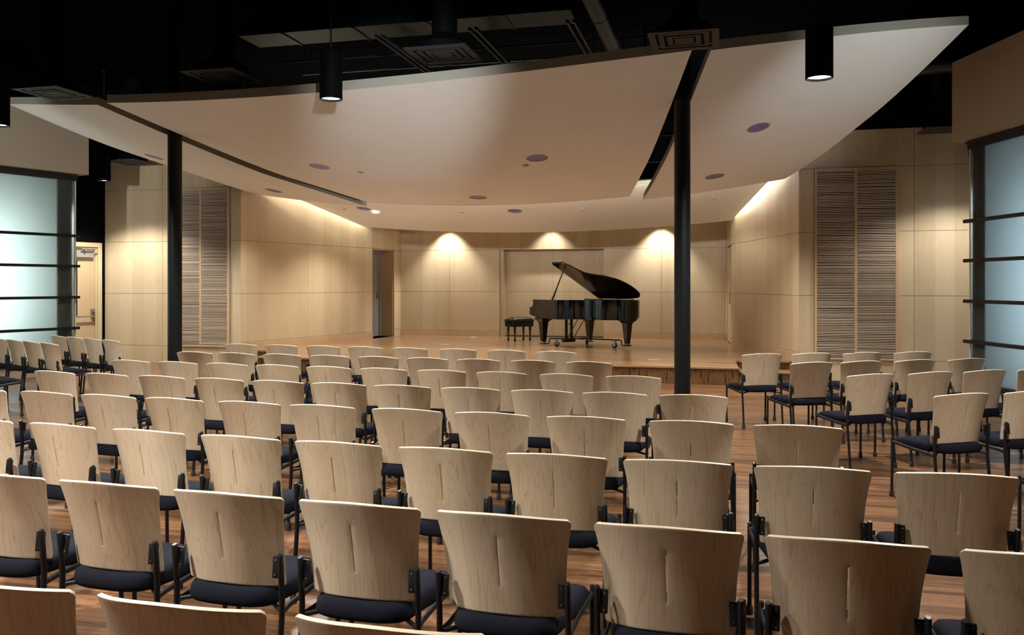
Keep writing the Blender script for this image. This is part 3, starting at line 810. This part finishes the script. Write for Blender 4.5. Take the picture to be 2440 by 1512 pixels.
for x, y, lab in ((3.67, 8.58, 'square ceiling diffuser above the slot at the right column'), (1.16, 8.53, 'square ceiling diffuser above the middle cloud front edge, right of centre'),
                  (-1.67, 8.76, 'square ceiling diffuser above the middle cloud front edge, left of the pendant'), (-4.25, 9.0, 'square ceiling diffuser over the left cloud front corner')):
    diffuser(x, y, 4.06, .34, 0 if x > 3 else R(0), lab)
diffuser(7.40, 14.45, 4.04, .30, 0, 'grey square diffuser in front of the right birch wall', 'diffuser_grey')
diffuser(-7.35, 14.35, 4.04, .33, 0, 'grey square diffuser in front of the left birch wall', 'diffuser_grey')
for i, x in enumerate((-.52, .82, 2.14)):
    t = thing('strut_rail', 'pair of thin metal rails above the middle cloud, %s' % ('left pair', 'centre pair', 'right pair')[i], 'rail', (x, 12.2, 5.02), 0, 'rails in the black ceiling')
    for dx in (-.045, .045):
        bm = bmesh.new(); box(bm, dx-.016, dx+.016, -1.5, 1.6, -.02, .02); obj('rail', bm, M['galv'], t)
    for yy in (-.4, .5, 1.4):
        bm = bmesh.new(); box(bm, -.004, .004, yy-.004, yy+.004, .0, DECK-5.02); box(bm, -.07, .07, yy-.02, yy+.02, .02, .03)
        obj('hanger_rod', bm, M['black_metal'], t)
t = thing('round_duct', 'round metal air duct above the middle cloud', 'duct', (2.52, 11.6, 5.05))
bm = bmesh.new(); tube(bm, [(0, -2.2, 0), (0, 2.4, 0)], .115, 24); obj('pipe', bm, M['galv'], t, smooth=40)
bm = bmesh.new()
for yy in (-.95, .35, 1.6): tube(bm, [(0, yy-.02, 0), (0, yy+.02, 0)], .12, 24)
obj('collar', bm, M['dark_steel'], t, smooth=40)
bm = bmesh.new()
for yy in (-.9, 1.5): box(bm, -.12, -.115, yy-.01, yy+.01, 0, DECK-5.07); box(bm, .115, .12, yy-.01, yy+.01, 0, DECK-5.07)
obj('duct_strap', bm, M['black_metal'], t)
t = thing('rectangular_duct', 'long rectangular metal duct crossing the black ceiling', 'duct', (-.6, 11.2, 5.25))
bm = bmesh.new(); box(bm, -2.2, 2.7, -.3, .3, -.02, .34); obj('duct_body', bm, M['galv'], t)
for xx in (-1.5, -.4, .7, 1.8):
    bm = bmesh.new(); box(bm, xx-.012, xx+.012, -.315, .315, -.035, .35); obj('duct_flange', bm, M['black_metal'], t)
for xx in (-1.2, .2, 1.6):
    bm = bmesh.new(); box(bm, xx-.02, xx+.02, -.33, -.32, -.02, DECK-5.25); obj('duct_hanger', bm, M['black_metal'], t)
for i, (y, z) in enumerate(((12.6, 5.3), (13.6, 5.35))):
    t = thing('ceiling_conduit', 'thin conduit running across the black ceiling, %s' % ('nearer' if i == 0 else 'farther'), 'conduit', (0, y, z), 0, 'conduits in the ceiling')
    bm = bmesh.new(); tube(bm, [(-3.2, 0, 0), (3.8, 0, 0)], .016, 8)
    for xx in (-2.5, 0, 2.5): box(bm, xx-.01, xx+.01, -.01, .01, 0, DECK-z)
    obj('pipe', bm, M['galv'], t)
for sd in (1,):
    t = thing('branch_duct', 'dark duct in the void between right cloud and bulkhead', 'duct', (7.1, 14.0, 4.95))
    bm = bmesh.new(); tube(bm, [(-1.2, .2, 0), (-.2, .0, 0), (.3, -.1, 0)], .14, 18); box(bm, -.01, .01, -.01, .01, .1, DECK-4.97); obj('pipe', bm, M['dark_steel'], t, smooth=40)

# ------------------------------------------------------------------ grand piano
pc = c2r(1.2, 18.35)
yd = Vector((CA*.574+SA*.819, SA*.574-CA*.819)).normalized()        # tail direction
prot = math.atan2(-yd.x, yd.y)
pm = Matrix.Rotation(prot, 4, 'Z')
orig = Vector((pc[0], pc[1], 0)) - pm @ Vector((0, .35, 0))
pn = thing('grand_piano', 'black grand piano with raised lid on the stage', 'piano', (orig.x, orig.y, SH), prot)
def catmull(pts, n=8, closed=False):
    out = []
    m = len(pts)
    for i in range(m if closed else m-1):
        g = lambda k: Vector(pts[k % m]) if closed else Vector(pts[max(0, min(m-1, k))])
        p0, p1, p2, p3 = g(i-1), g(i), g(i+1), g(i+2)
        for j in range(n):
            t = j/n
            out.append(.5*((2*p1) + (p2-p0)*t + (2*p0-5*p1+4*p2-p3)*t*t + (3*p1-p0-3*p2+p3)*t**3))
    if not closed: out.append(Vector(pts[-1]))
    return [(p.x, p.y) for p in out]
bent = catmull([(.75, .80), (.74, .93), (.66, 1.02), (.50, 1.09), (.355, 1.20), (.27, 1.38), (.22, 1.60), (.13, 1.82), (-.03, 1.99), (-.22, 2.065), (-.42, 2.07), (-.58, 2.01), (-.69, 1.88), (-.73, 1.70)], 6)
rim_out = [(.75, .14)] + bent + [(-.75, 1.4), (-.75, .14)]
def offset_poly(pts, d):
    n = len(pts); out = []
    for i in range(n):
        a, b, c = Vector(pts[i-1]), Vector(pts[i]), Vector(pts[(i+1) % n])
        t1 = (b-a); t2 = (c-b)
        n1 = Vector((-t1.y, t1.x)).normalized(); n2 = Vector((-t2.y, t2.x)).normalized()
        nn = (n1+n2); k = max(.35, (1+n1.dot(n2)))
        p = b + nn/k*d
        out.append((p.x, p.y))
    return out
ZT, ZB = 1.005, .645
bm = bmesh.new()
# rim as an open-topped wall following the outline (outline is anticlockwise)
inn = offset_poly(rim_out, .055)
lo = [bm.verts.new((x, y, ZB)) for x, y in rim_out]; hi = [bm.verts.new((x, y, ZT)) for x, y in rim_out]
il = [bm.verts.new((x, y, ZB)) for x, y in inn]; ih = [bm.verts.new((x, y, ZT)) for x, y in inn]
n = len(rim_out)
for i in range(n-1):
    j = i+1
    bm.faces.new((lo[i], lo[j], hi[j], hi[i])); bm.faces.new((ih[i], ih[j], il[j], il[i])); bm.faces.new((hi[i], hi[j], ih[j], ih[i])); bm.faces.new((lo[j], lo[i], il[i], il[j]))
for i in (0, n-1): bm.faces.new((lo[i], hi[i], ih[i], il[i]))
obj('rim', bm, M['lacquer'], pn, smooth=35)
# arms with the S profile
for sgn in (1, -1):
    prof = [(.16, ZT), (.115, ZT), (.108, .985), (.122, .945), (.125, .91), (.112, .875), (.075, .85), (.03, .838), (.0, .835), (.0, .735), (-.008, .73), (-.008, .69), (.0, .685), (.16, .66)]
    bm = bmesh.new()
    x0, x1 = (.695, .75) if sgn > 0 else (-.75, -.695)
    mt = Matrix(((0, 0, 1, 0), (1, 0, 0, 0), (0, 1, 0, 0), (0, 0, 0, 1)))
    prism(bm, prof, x0, x1, mtx=mt)
    obj('arm', bm, M['lacquer'], pn, smooth=30)
bm = bmesh.new(); prism(bm, inn, .86, .875); obj('soundboard_plate', bm, M['gold'], pn)
bm = bmesh.new(); prism(bm, offset_poly(rim_out, .03), .60, ZB); box(bm, -.73, .73, .02, .30, .655, .70); obj('keybed', bm, M['lacquer'], pn)
bm = bmesh.new(); box(bm, -.69, .69, .0, .03, .70, .765, bev=.004); obj('keyslip', bm, M['lacquer'], pn)
bm = bmesh.new()
for k in range(52): box(bm, -.61+k*.02346+.0006, -.61+(k+1)*.02346-.0006, .03, .18, .755, .778)
obj('white_keys', bm, M['ivory'], pn)
bm = bmesh.new()
for k in range(52):
    if k % 7 in (0, 1, 3, 4, 5) and k < 51: box(bm, -.61+(k+1)*.02346-.005, -.61+(k+1)*.02346+.005, .085, .18, .778, .79)
obj('black_keys', bm, M['lacquer'], pn)
bm = bmesh.new(); box(bm, -.69, .69, .18, .21, .755, .90); box(bm, -.69, .69, .20, .45, .89, .905); obj('fallboard', bm, M['lacquer'], pn)
bm = bmesh.new()
for q in (-.65, .65): box(bm, q-.04, q+.04, .03, .18, .74, .80)
obj('cheek_block', bm, M['lacquer'], pn)
# music desk lying flat
bm = bmesh.new(); box(bm, -.5, .5, .46, .62, .965, .98); obj('music_desk', bm, M['lacquer'], pn)
# lid: hinged along the bass side
LX = -.745
lid_out = [(.77, .54), (.77, .80)] + [(x+.02, y+.012) for x, y in bent] + [(LX-.01, 1.5), (LX-.01, .54)]
a = R(29.6)
Lm = Matrix.Translation((LX, 0, ZT+.014)) @ Matrix.Rotation(-a, 4, 'Y') @ Matrix.Translation((-LX, 0, 0))
bm = bmesh.new(); prism(bm, lid_out, 0, .022, mtx=Lm)
bmesh.ops.bevel(bm, geom=[e for e in bm.edges if e.calc_face_angle(0) > R(60)], offset=.005, segments=2, affect='EDGES')
lid = obj('lid', bm, M['lacquer'], pn, smooth=35)
bm = bmesh.new(); prism(bm, [(LX, .545), (.765, .545), (.765, .93), (LX, .93)], .024, .044, mtx=Lm); obj('folded_flap', bm, M['lacquer'], lid)
bm = bmesh.new()
for yy in (.62, 1.15, 1.62): box(bm, LX-.010, LX+.02, yy-.03, yy+.03, ZT, ZT+.016)
obj('hinge', bm, M['brass'], lid)
bm = bmesh.new()
top = Lm @ Vector((.60, .80, 0)); bot = Vector((.715, .74, ZT-.02))
tube(bm, [bot, bot*.6+top*.4, top], [.021, .015, .010], 10); obj('lid_prop', bm, M['lacquer'], pn, smooth=40)
# legs
DL = .075                                       # height of the piano on its truck
for (x, y) in ((.645, .35), (-.645, .35), (-.40, 1.84)):
    bm = bmesh.new()
    def sq(w0, z0_, w1, z1_, bmm=bm):
        va = [bmm.verts.new((x+i*w0, y+j*w0, z0_)) for i, j in ((-1, -1), (1, -1), (1, 1), (-1, 1))]
        vb = [bmm.verts.new((x+i*w1, y+j*w1, z1_)) for i, j in ((-1, -1), (1, -1), (1, 1), (-1, 1))]
        bmm.faces.new(va[::-1]); bmm.faces.new(vb)
        for k in range(4): bmm.faces.new((va[k], va[(k+1) % 4], vb[(k+1) % 4], vb[k]))
    sq(.043, .11, .075, .52); sq(.085, .52, .085, .535); sq(.082, .535, .135, .585); sq(.135, .585, .14, .612)
    lg = obj('leg', bm, M['lacquer'], pn)
    bm = bmesh.new(); sq(.038, DL, .042, .112, bm); obj('ferrule', bm, M['brass'], lg)
# lyre and pedals
bm = bmesh.new()
for q in (-.075, .075): tube(bm, [(q, .42, .60), (q, .42, .16)], .030, 12)
obj('lyre_post', bm, M['lacquer'], pn, smooth=40)
bm = bmesh.new(); box(bm, -.15, .15, .34, .48, .075, .165, bev=.02); obj('pedal_box', bm, M['lacquer'], pn)
bm = bmesh.new(); box(bm, -.17, .17, .36, .50, .575, .605); obj('lyre_top_block', bm, M['lacquer'], pn)
bm = bmesh.new(); box(bm, -.1, .1, .405, .435, .46, .475); obj('lyre_cross_bar', bm, M['lacquer'], pn)
for q in (-.065, 0, .065):
    bm = bmesh.new(); box(bm, q-.012, q+.012, .20, .36, .085, .098, bev=.004); obj('pedal', bm, M['brass'], pn)
bm = bmesh.new()
for q in (-.08, .08): tube(bm, [(q, .47, .15), (q*1.2, .86, .62)], .009, 8)
for q in (-.03, .03): tube(bm, [(q, .42, .15), (q, .42, .61)], .004, 6)
obj('lyre_brace', bm, M['dark_steel'], pn)
# three-armed piano truck
td = thing('piano_dolly', 'three armed piano truck with casters under the grand piano legs', 'dolly', (orig.x, orig.y, SH+.0015), prot)
hub = Vector((-.02, .86, .17))
for (x, y) in ((.645, .35), (-.645, .35), (-.40, 1.84)):
    foot = Vector((x, y, .0)); d2 = (foot-Vector((hub.x, hub.y, 0))); ln = d2.length; d2.normalize()
    e1 = Vector((x, y, 0)) - d2*.16
    bm = bmesh.new()
    P = [hub, Vector((e1.x, e1.y, .17)), Vector((e1.x, e1.y, .17))+d2*.03+Vector((0, 0, -.02)), Vector((e1.x, e1.y, .075))+d2*.035, Vector((e1.x, e1.y, .06))+d2*.06, Vector((x, y, .062))]
    tube(bm, P, .014, 8)
    arm = obj('truck_arm', bm, M['dark_steel'], td)
    bm = bmesh.new(); box(bm, x-.065, x+.065, y-.065, y+.065, .052, .0745, bev=.006); obj('leg_cup', bm, M['dark_steel'], arm)
    cp = Vector((e1.x, e1.y, 0)) - d2*.13
    pv = Vector((-d2.y, d2.x, 0))
    rot = Matrix.Translation((cp.x, cp.y, .055)) @ Matrix(((pv.x, d2.x, 0, 0), (pv.y, d2.y, 0, 0), (0, 0, 1, 0), (0, 0, 0, 1)))
    bm = bmesh.new(); lathe(bm, [(.035, -.018), (.055, -.016), (.055, .016), (.035, .018)], 24, mtx=rot @ Matrix.Rotation(R(90), 4, 'Y')); 
    cw = obj('caster', bm, M['rubber'], arm, smooth=30)
    bm = bmesh.new(); box(bm, -.028, -.022, -.03, .03, -.02, .10, mtx=rot); box(bm, .022, .028, -.03, .03, -.02, .10, mtx=rot); box(bm, -.03, .03, -.035, .035, .09, .105, mtx=rot)
    lathe(bm, [(.018, -.03), (.018, .03)], 12, mtx=rot @ Matrix.Rotation(R(90), 4, 'Y'))
    obj('caster_fork', bm, M['steel'], cw)
bm = bmesh.new(); lathe(bm, [(.05, .15), (.05, .19)], 16, mtx=Matrix.Translation((hub.x, hub.y, 0))); obj('truck_hub', bm, M['dark_steel'], td)
# bench
bx_, by_ = c2r(.17, 19.85)
bn = thing('piano_bench', 'black tufted piano bench left of the grand piano', 'bench', (bx_, by_, SH+.0015), prot)
bm = bmesh.new()
nx, ny = 13, 7; g = {}
W2, D2 = .305, .185
for i in range(nx+1):
    for j in range(ny+1):
        x = -W2+2*W2*i/nx; y = -D2+2*D2*j/ny
        ed = min(1, min(i, nx-i)/2., min(j, ny-j)/2.)
        g[i, j] = bm.verts.new((x, y, .50+.055*math.sqrt(ed)-.012*(1 if (i % 3 == 1 and j % 2 == 1) else 0)*ed))
for i in range(nx):
    for j in range(ny): bm.faces.new((g[i, j], g[i+1, j], g[i+1, j+1], g[i, j+1]))
r = bmesh.ops.extrude_edge_only(bm, edges=[e for e in bm.edges if e.is_boundary])
for v in r['geom']:
    if isinstance(v, bmesh.types.BMVert): v.co.z = .465
obj('cushion', bm, M['leather'], bn, smooth=60)
bm = bmesh.new(); box(bm, -W2+.01, W2-.01, -D2+.01, D2-.01, .335, .468, bev=.006); obj('apron', bm, M['lacquer'], bn)
bm = bmesh.new(); lathe(bm, [(.015, 0), (.015, .03), (.035, .03), (.035, .055)], 16, mtx=Matrix.Translation((W2-.012, 0, .45)) @ Matrix.Rotation(R(90), 4, 'Y')); obj('adjusting_knob', bm, M['lacquer'], bn, smooth=30)
for i in (-1, 1):
    for j in (-1, 1):
        bm = bmesh.new(); lathe(bm, [(.016, .07), (.033, .31), (.034, .34)], 8, mtx=Matrix.Translation((i*.22, j*.135, 0))); lathe(bm, [(.012, 0), (.024, .012), (.028, .035), (.02, .062), (.014, .075)], 14, mtx=Matrix.Translation((i*.22, j*.135, 0)))
        obj('leg', bm, M['lacquer'], bn, smooth=35)

# ------------------------------------------------------------------ chairs
def interp(tab, z):
    if z <= tab[0][0]: return tab[0][1]
    for (a, va), (b, vb) in zip(tab, tab[1:]):
        if z <= b:
            t = (z-a)/(b-a); return va+(vb-va)*t
    return tab[-1][1]
def smoothtab(tab):
    zs = [p[0] for p in tab]; vs = [p[1] for p in tab]
    pts = catmull([(z, v) for z, v in tab], 8)
    return pts
WT = smoothtab([(.465, .2125), (.54, .2135), (.60, .2155), (.66, .2195), (.72, .2262), (.77, .2345), (.80, .241), (.822, .2465)])
YT = smoothtab([(.465, -.178), (.54, -.190), (.66, -.213), (.75, -.236), (.822, -.258)])
def back_pt(s, q):
    """s in -1..1 across, q in 0..1 up"""
    z = .465 + (.817-.465)*q
    w = interp(WT, z)
    z2 = z + (.026*(1-abs(s)**2.2))*q*q - .012*(1-s*s)*(1-q)*0 + .014*(1-s*s)*(1-q)**3
    bow = .085*(abs(s)**2.6)*(w/.2425)
    return Vector((s*w, interp(YT, z)+bow, z2))
def make_backrest():
    bm = bmesh.new(); uv = bm.loops.layers.uv.verify()
    sl = .0085
    ss = [-1, -.985, -.95, -.88, -.78, -.66, -.52, -.38, -.24, -.12, -sl, sl, .12, .24, .38, .52, .66, .78, .88, .95, .985, 1]
    qs = [0, .02, .06, .12, .2, .28, .30, .36, .44, .52, .60, .68, .76, .80, .86, .92, .955, .98, 1]
    V = {}
    for i, s in enumerate(ss):
        for j, q in enumerate(qs):
            # rounded top and bottom corners
            s2, q2 = s, q
            def cut(qq, r=.055):
                d = 1-qq
                if d < r: return 1-(1-math.sqrt(max(0, 1-((r-d)/r)**2)))*r*.9
                return 1.
            lim = cut(q) if q > .5 else cut(1-q, .03)
            V[i, j] = bm.verts.new(back_pt(s*lim, q))
    for i in range(len(ss)-1):
        for j in range(len(qs)-1):
            if abs(ss[i]+sl) < 1e-6 and qs[j] >= .30-1e-6 and qs[j+1] <= .80+1e-6: continue
            f = bm.faces.new((V[i, j], V[i+1, j], V[i+1, j+1], V[i, j+1]))
            for l in f.loops: l[uv].uv = (l.vert.co.x, l.vert.co.z)
    me = bpy.data.meshes.new('backrest'); bm.to_mesh(me); bm.free()
    o = link('backrest', me, [M['ply'], M['ply_edge']])
    sd = o.modifiers.new('s', 'SOLIDIFY'); sd.thickness = .013; sd.offset = 0; sd.material_offset_rim = 1
    bv = o.modifiers.new('b', 'BEVEL'); bv.width = .004; bv.segments = 3; bv.limit_method = 'ANGLE'; bv.angle_limit = R(60)
    bake(o)
    for p in o.data.polygons:
        p.use_smooth = True
        if p.material_index == 1 and abs(p.center.x) < .01 and .5 < p.center.z < .79: p.material_index = 0
    o.data.set_sharp_from_angle(angle=R(50))
    return o
SEAT = [(.0, -.212), (.07, -.210), (.125, -.200), (.165, -.180), (.185, -.150), (.194, -.11), (.205, -.04), (.222, .06), (.232, .15), (.234, .21), (.228, .245), (.210, .268), (.16, .280), (.08, .284), (.0, .285)]
def make_seat():
    half = catmull(SEAT, 3)
    out = half + [(-x, y) for x, y in half[-2:0:-1]]
    cy = .05
    bm = bmesh.new(); rings = []
    prof = [(.90, .398), (.975, .402), (.997, .415), (1.0, .430), (.985, .446), (.945, .459), (.86, .468), (.70, .474), (.45, .472), (.2, .470)]
    for k, z in prof:
        ring = []
        for x, y in out:
            # gentle dish and a waterfall front edge
            zz = z
            t = max(0, (y-.14)/.145)
            if z > .44: zz -= .018*t*t
            if y < -.12 and z > .44: zz += .006*min(1, (-.12-y)/.06)
            ring.append(bm.verts.new((x*k, cy+(y-cy)*k, zz)))
        rings.append(ring)
    n = len(out)
    for A, B in zip(rings, rings[1:]):
        for i in range(n): bm.faces.new((A[i], A[(i+1) % n], B[(i+1) % n], B[i]))
    bm.faces.new(rings[0][::-1]); bm.faces.new(rings[-1])
    return bm
ch0 = thing('auditorium_chair', 'x', 'chair')
bk = make_backrest(); bk.parent = ch0
obj('seat', make_seat(), M['fabric'], ch0, smooth=60)
PX = .233
FX = .242
for s in (-1, 1):
    bm = bmesh.new()
    tube(bm, [(s*PX, -.205, .03), (s*PX, -.198, .12), (s*PX, -.185, .25), (s*PX, -.172, .36), (s*PX, -.170, .43), (s*PX, -.176, .52), (s*PX, -.184, .603), (s*PX, -.185, .607)], [.0105]*6+[.0105, .0085], 12, sx=1.0, sy=1.25)
    lg = obj('leg', bm, M['black_metal'], ch0, smooth=40)
    bm = bmesh.new(); lathe(bm, [(.017, 0), (.018, .012), (.0165, .035), (.012, .05)], 12, mtx=Matrix.Translation((s*PX, -.206, 0))); obj('foot_cap', bm, M['rubber'], lg, smooth=30)
    bm = bmesh.new()
    tube(bm, [(s*FX, .255, .03), (s*FX, .252, .2), (s*FX, .25, .448), (s*FX, .25, .452)], [.0105]*3+[.0085], 12)
    lg = obj('leg', bm, M['black_metal'], ch0, smooth=40)
    bm = bmesh.new(); lathe(bm, [(.017, 0), (.018, .012), (.0165, .035), (.012, .05)], 12, mtx=Matrix.Translation((s*FX, .2555, 0))); obj('foot_cap', bm, M['rubber'], lg, smooth=30)
    bm = bmesh.new()
    tube(bm, [(s*PX, -.172, .385), (s*.222, -.10, .39), (s*.222, .06, .398), (s*.236, .18, .412), (s*FX, .25, .42)], .010, 8, sx=.7, sy=1.4)
    tube(bm, [(s*PX, -.172, .388), (s*.17, -.12, .392), (s*.10, -.06, .394)], .009, 8)
    tube(bm, [(s*.10, .2, .392), (s*.2, .235, .405), (s*FX, .25, .425)], .009, 8)
    obj('side_rail', bm, M['black_metal'], ch0, smooth=40)
    bm = bmesh.new()
    mt = Matrix.Translation((s*.216, -.172, .555)) @ Matrix.Rotation(s*R(11), 4, 'Z') @ Matrix.Rotation(R(-8), 4, 'X')
    box(bm, -.019, .019, -.006, .006, -.04, .04, 0, mt, bev=.004)
    for zz in (-.027, .027): lathe(bm, [(.0035, -.0015), (.003, .001)], 8, 1, mt @ Matrix.Translation((-s*.008, -.0065, zz)) @ Matrix.Rotation(R(90), 4, 'X'))
    obj('mount_plate', bm, [M['black_metal'], M['steel']], ch0, smooth=30)
ORD = ['first', 'second', 'third', 'fourth', 'fifth', 'sixth', 'seventh', 'eighth', 'ninth', 'tenth', 'eleventh']
YC = -.258+.085                                  # local depth of the backrest's top corners
ROWS = {
 'main8': [(-2.108, 9.867, -1.3), (-1.516, 9.852, -1.6), (-0.908, 9.833, -1.9), (-0.318, 9.812, -2.2), (0.282, 9.787, -2.5), (0.916, 9.757, -2.9), (1.539, 9.724, -3.2), (2.158, 9.688, -3.5)],
 'main7': [(-1.927, 8.601, -2.0), (-1.376, 8.583, -1.9), (-0.783, 8.563, -1.8), (-0.188, 8.545, -1.7), (0.403, 8.527, -1.7), (0.974, 8.511, -1.6), (1.549, 8.495, -1.5), (2.136, 8.48, -1.5), (2.723, 8.465, -1.4)],
 'main6': [(-1.921, 7.502, -2.9), (-1.344, 7.473, -2.9), (-0.761, 7.444, -2.8), (-0.188, 7.416, -2.8), (0.377, 7.389, -2.7), (0.952, 7.362, -2.7), (1.534, 7.334, -2.7), (2.113, 7.308, -2.6), (2.708, 7.281, -2.6), (3.295, 7.255, -2.5)],
 'main5': [(-1.855, 6.403, -5.8), (-1.253, 6.345, -5.2), (-0.655, 6.295, -4.5), (-0.067, 6.252, -3.9), (0.502, 6.216, -3.2), (1.06, 6.188, -2.6), (1.607, 6.166, -2.0), (2.172, 6.149, -1.4), (2.732, 6.139, -0.7), (3.274, 6.135, -0.1), (3.836, 6.137, 0.6)],
 'main4': [(-1.426, 5.219, -4.5), (-0.797, 5.172, -4.0), (-0.229, 5.134, -3.7), (0.336, 5.099, -3.3), (0.939, 5.067, -2.9), (1.492, 5.041, -2.5), (2.09, 5.017, -2.1), (2.654, 4.998, -1.7), (3.243, 4.983, -1.3), (3.86, 4.972, -0.9), (4.446, 4.965, -0.4)],
 'main3': [(-0.226, 4.075, -6.1), (0.394, 4.014, -5.2), (0.998, 3.963, -4.3), (1.585, 3.924, -3.4), (2.154, 3.894, -2.5), (2.729, 3.873, -1.7), (3.279, 3.861, -0.8), (3.838, 3.858, 0.1), (4.414, 3.863, 1.0), (4.987, 3.878, 2.0)],
 'main2': [(1.076, 2.914, -3.1), (1.636, 2.886, -2.7), (2.193, 2.862, -2.3), (2.744, 2.841, -1.9), (3.291, 2.825, -1.5), (3.858, 2.811, -1.2), (4.409, 2.802, -0.8), (4.976, 2.796, -0.4)],
 'main1': [(2.141, 1.86, -0.3), (2.701, 1.857, -0.3), (3.267, 1.855, -0.3)],
 'right1': [(4.478, 9.929, 22.5), (5.033, 10.16, 22.5), (5.614, 10.401, 22.5), (6.201, 10.644, 22.5)],
 'right2': [(4.913, 8.97, 27.2), (5.427, 9.233, 27.2), (5.992, 9.523, 27.2), (6.563, 9.816, 27.2)],
 'right3': [(5.3, 7.923, 30.2), (5.858, 8.248, 30.2), (6.386, 8.554, 30.2), (6.926, 8.868, 30.2)],
 'right4': [(5.719, 6.688, 29.7), (6.264, 6.999, 29.7)],
 'right5': [(6.22, 5.48, 30.)],
 'left1': [(-5.847, 10.823, -24.0), (-5.343, 10.598, -24.0), (-4.839, 10.374, -24.0), (-4.332, 10.148, -24.0)],
 'left2': [(-6.19, 10.083, -24.0), (-5.695, 9.862, -24.0), (-5.197, 9.640, -24.0), (-4.70, 9.42, -24.0)],
 'left3': [(-4.71, 8.27, -27.)],
}
NM = {'main8': ('main block row nearest the stage'), 'main7': ('second main block row from the stage'), 'main6': 'third main block row from the stage', 'main5': 'fourth main block row from the stage',
      'main4': 'fifth main block row from the stage', 'main3': 'third main block row from the viewer', 'main2': 'second main block row from the viewer', 'main1': 'cropped row at the bottom edge',
      'right1': 'right block row nearest the stage', 'right2': 'second right block row from the stage', 'right3': 'third right block row from the stage', 'right4': 'fourth right block row from the stage', 'right5': 'last right block row',
      'left1': 'left block row nearest the stage', 'left2': 'second left block row from the stage', 'left3': 'third left block row'}
def copy_tree(o, parent=None):
    c = o.copy(); COL.objects.link(c)
    if parent is not None: c.parent = parent
    for k in list(o.children): copy_tree(k, c)
    return c
first = True
for key, L in ROWS.items():
    for i, (x, y, yaw) in enumerate(L):
        c = ch0 if first else copy_tree(ch0)
        first = False
        a = R(yaw)
        c.location = (x + math.sin(a)*YC, y - math.cos(a)*YC, 0); c.rotation_euler = (0, 0, a)
        if key == 'right5': lab = 'maple backed chair with navy seat cut by the right edge of the photo'
        elif key == 'left3': lab = 'maple backed chair with only its navy seat in view at the left edge'
        else: lab = 'maple backed navy chair, %s from left in the %s' % (ORD[i], NM[key])
        tag(c, lab, 'chair', 'maple backed auditorium chairs')

# ------------------------------------------------------------------ stage lighting from the recessed fixtures
for (x, y, zf, k) in CANS:
    pw = {'c': 270, 'l': 215, 'r': 300, 't': 320}[k]
    add_light('recessed_beam', 'SPOT', (x, y, zf(x, y)-.02), pw, STAGE_W, (0, 0, 0), None, spot_size=R(120), spot_blend=.8, shadow_soft_size=.12)

w = bpy.data.worlds.new('world'); sc.world = w; w.use_nodes = True
w.node_tree.nodes['Background'].inputs[0].default_value = (.5, .45, .4, 1); w.node_tree.nodes['Background'].inputs[1].default_value = .0
sc.view_settings.view_transform = 'Standard'; sc.view_settings.look = 'None'; sc.view_settings.gamma = 1.; sc.view_settings.use_curve_mapping = False
sc.view_settings.exposure = .7
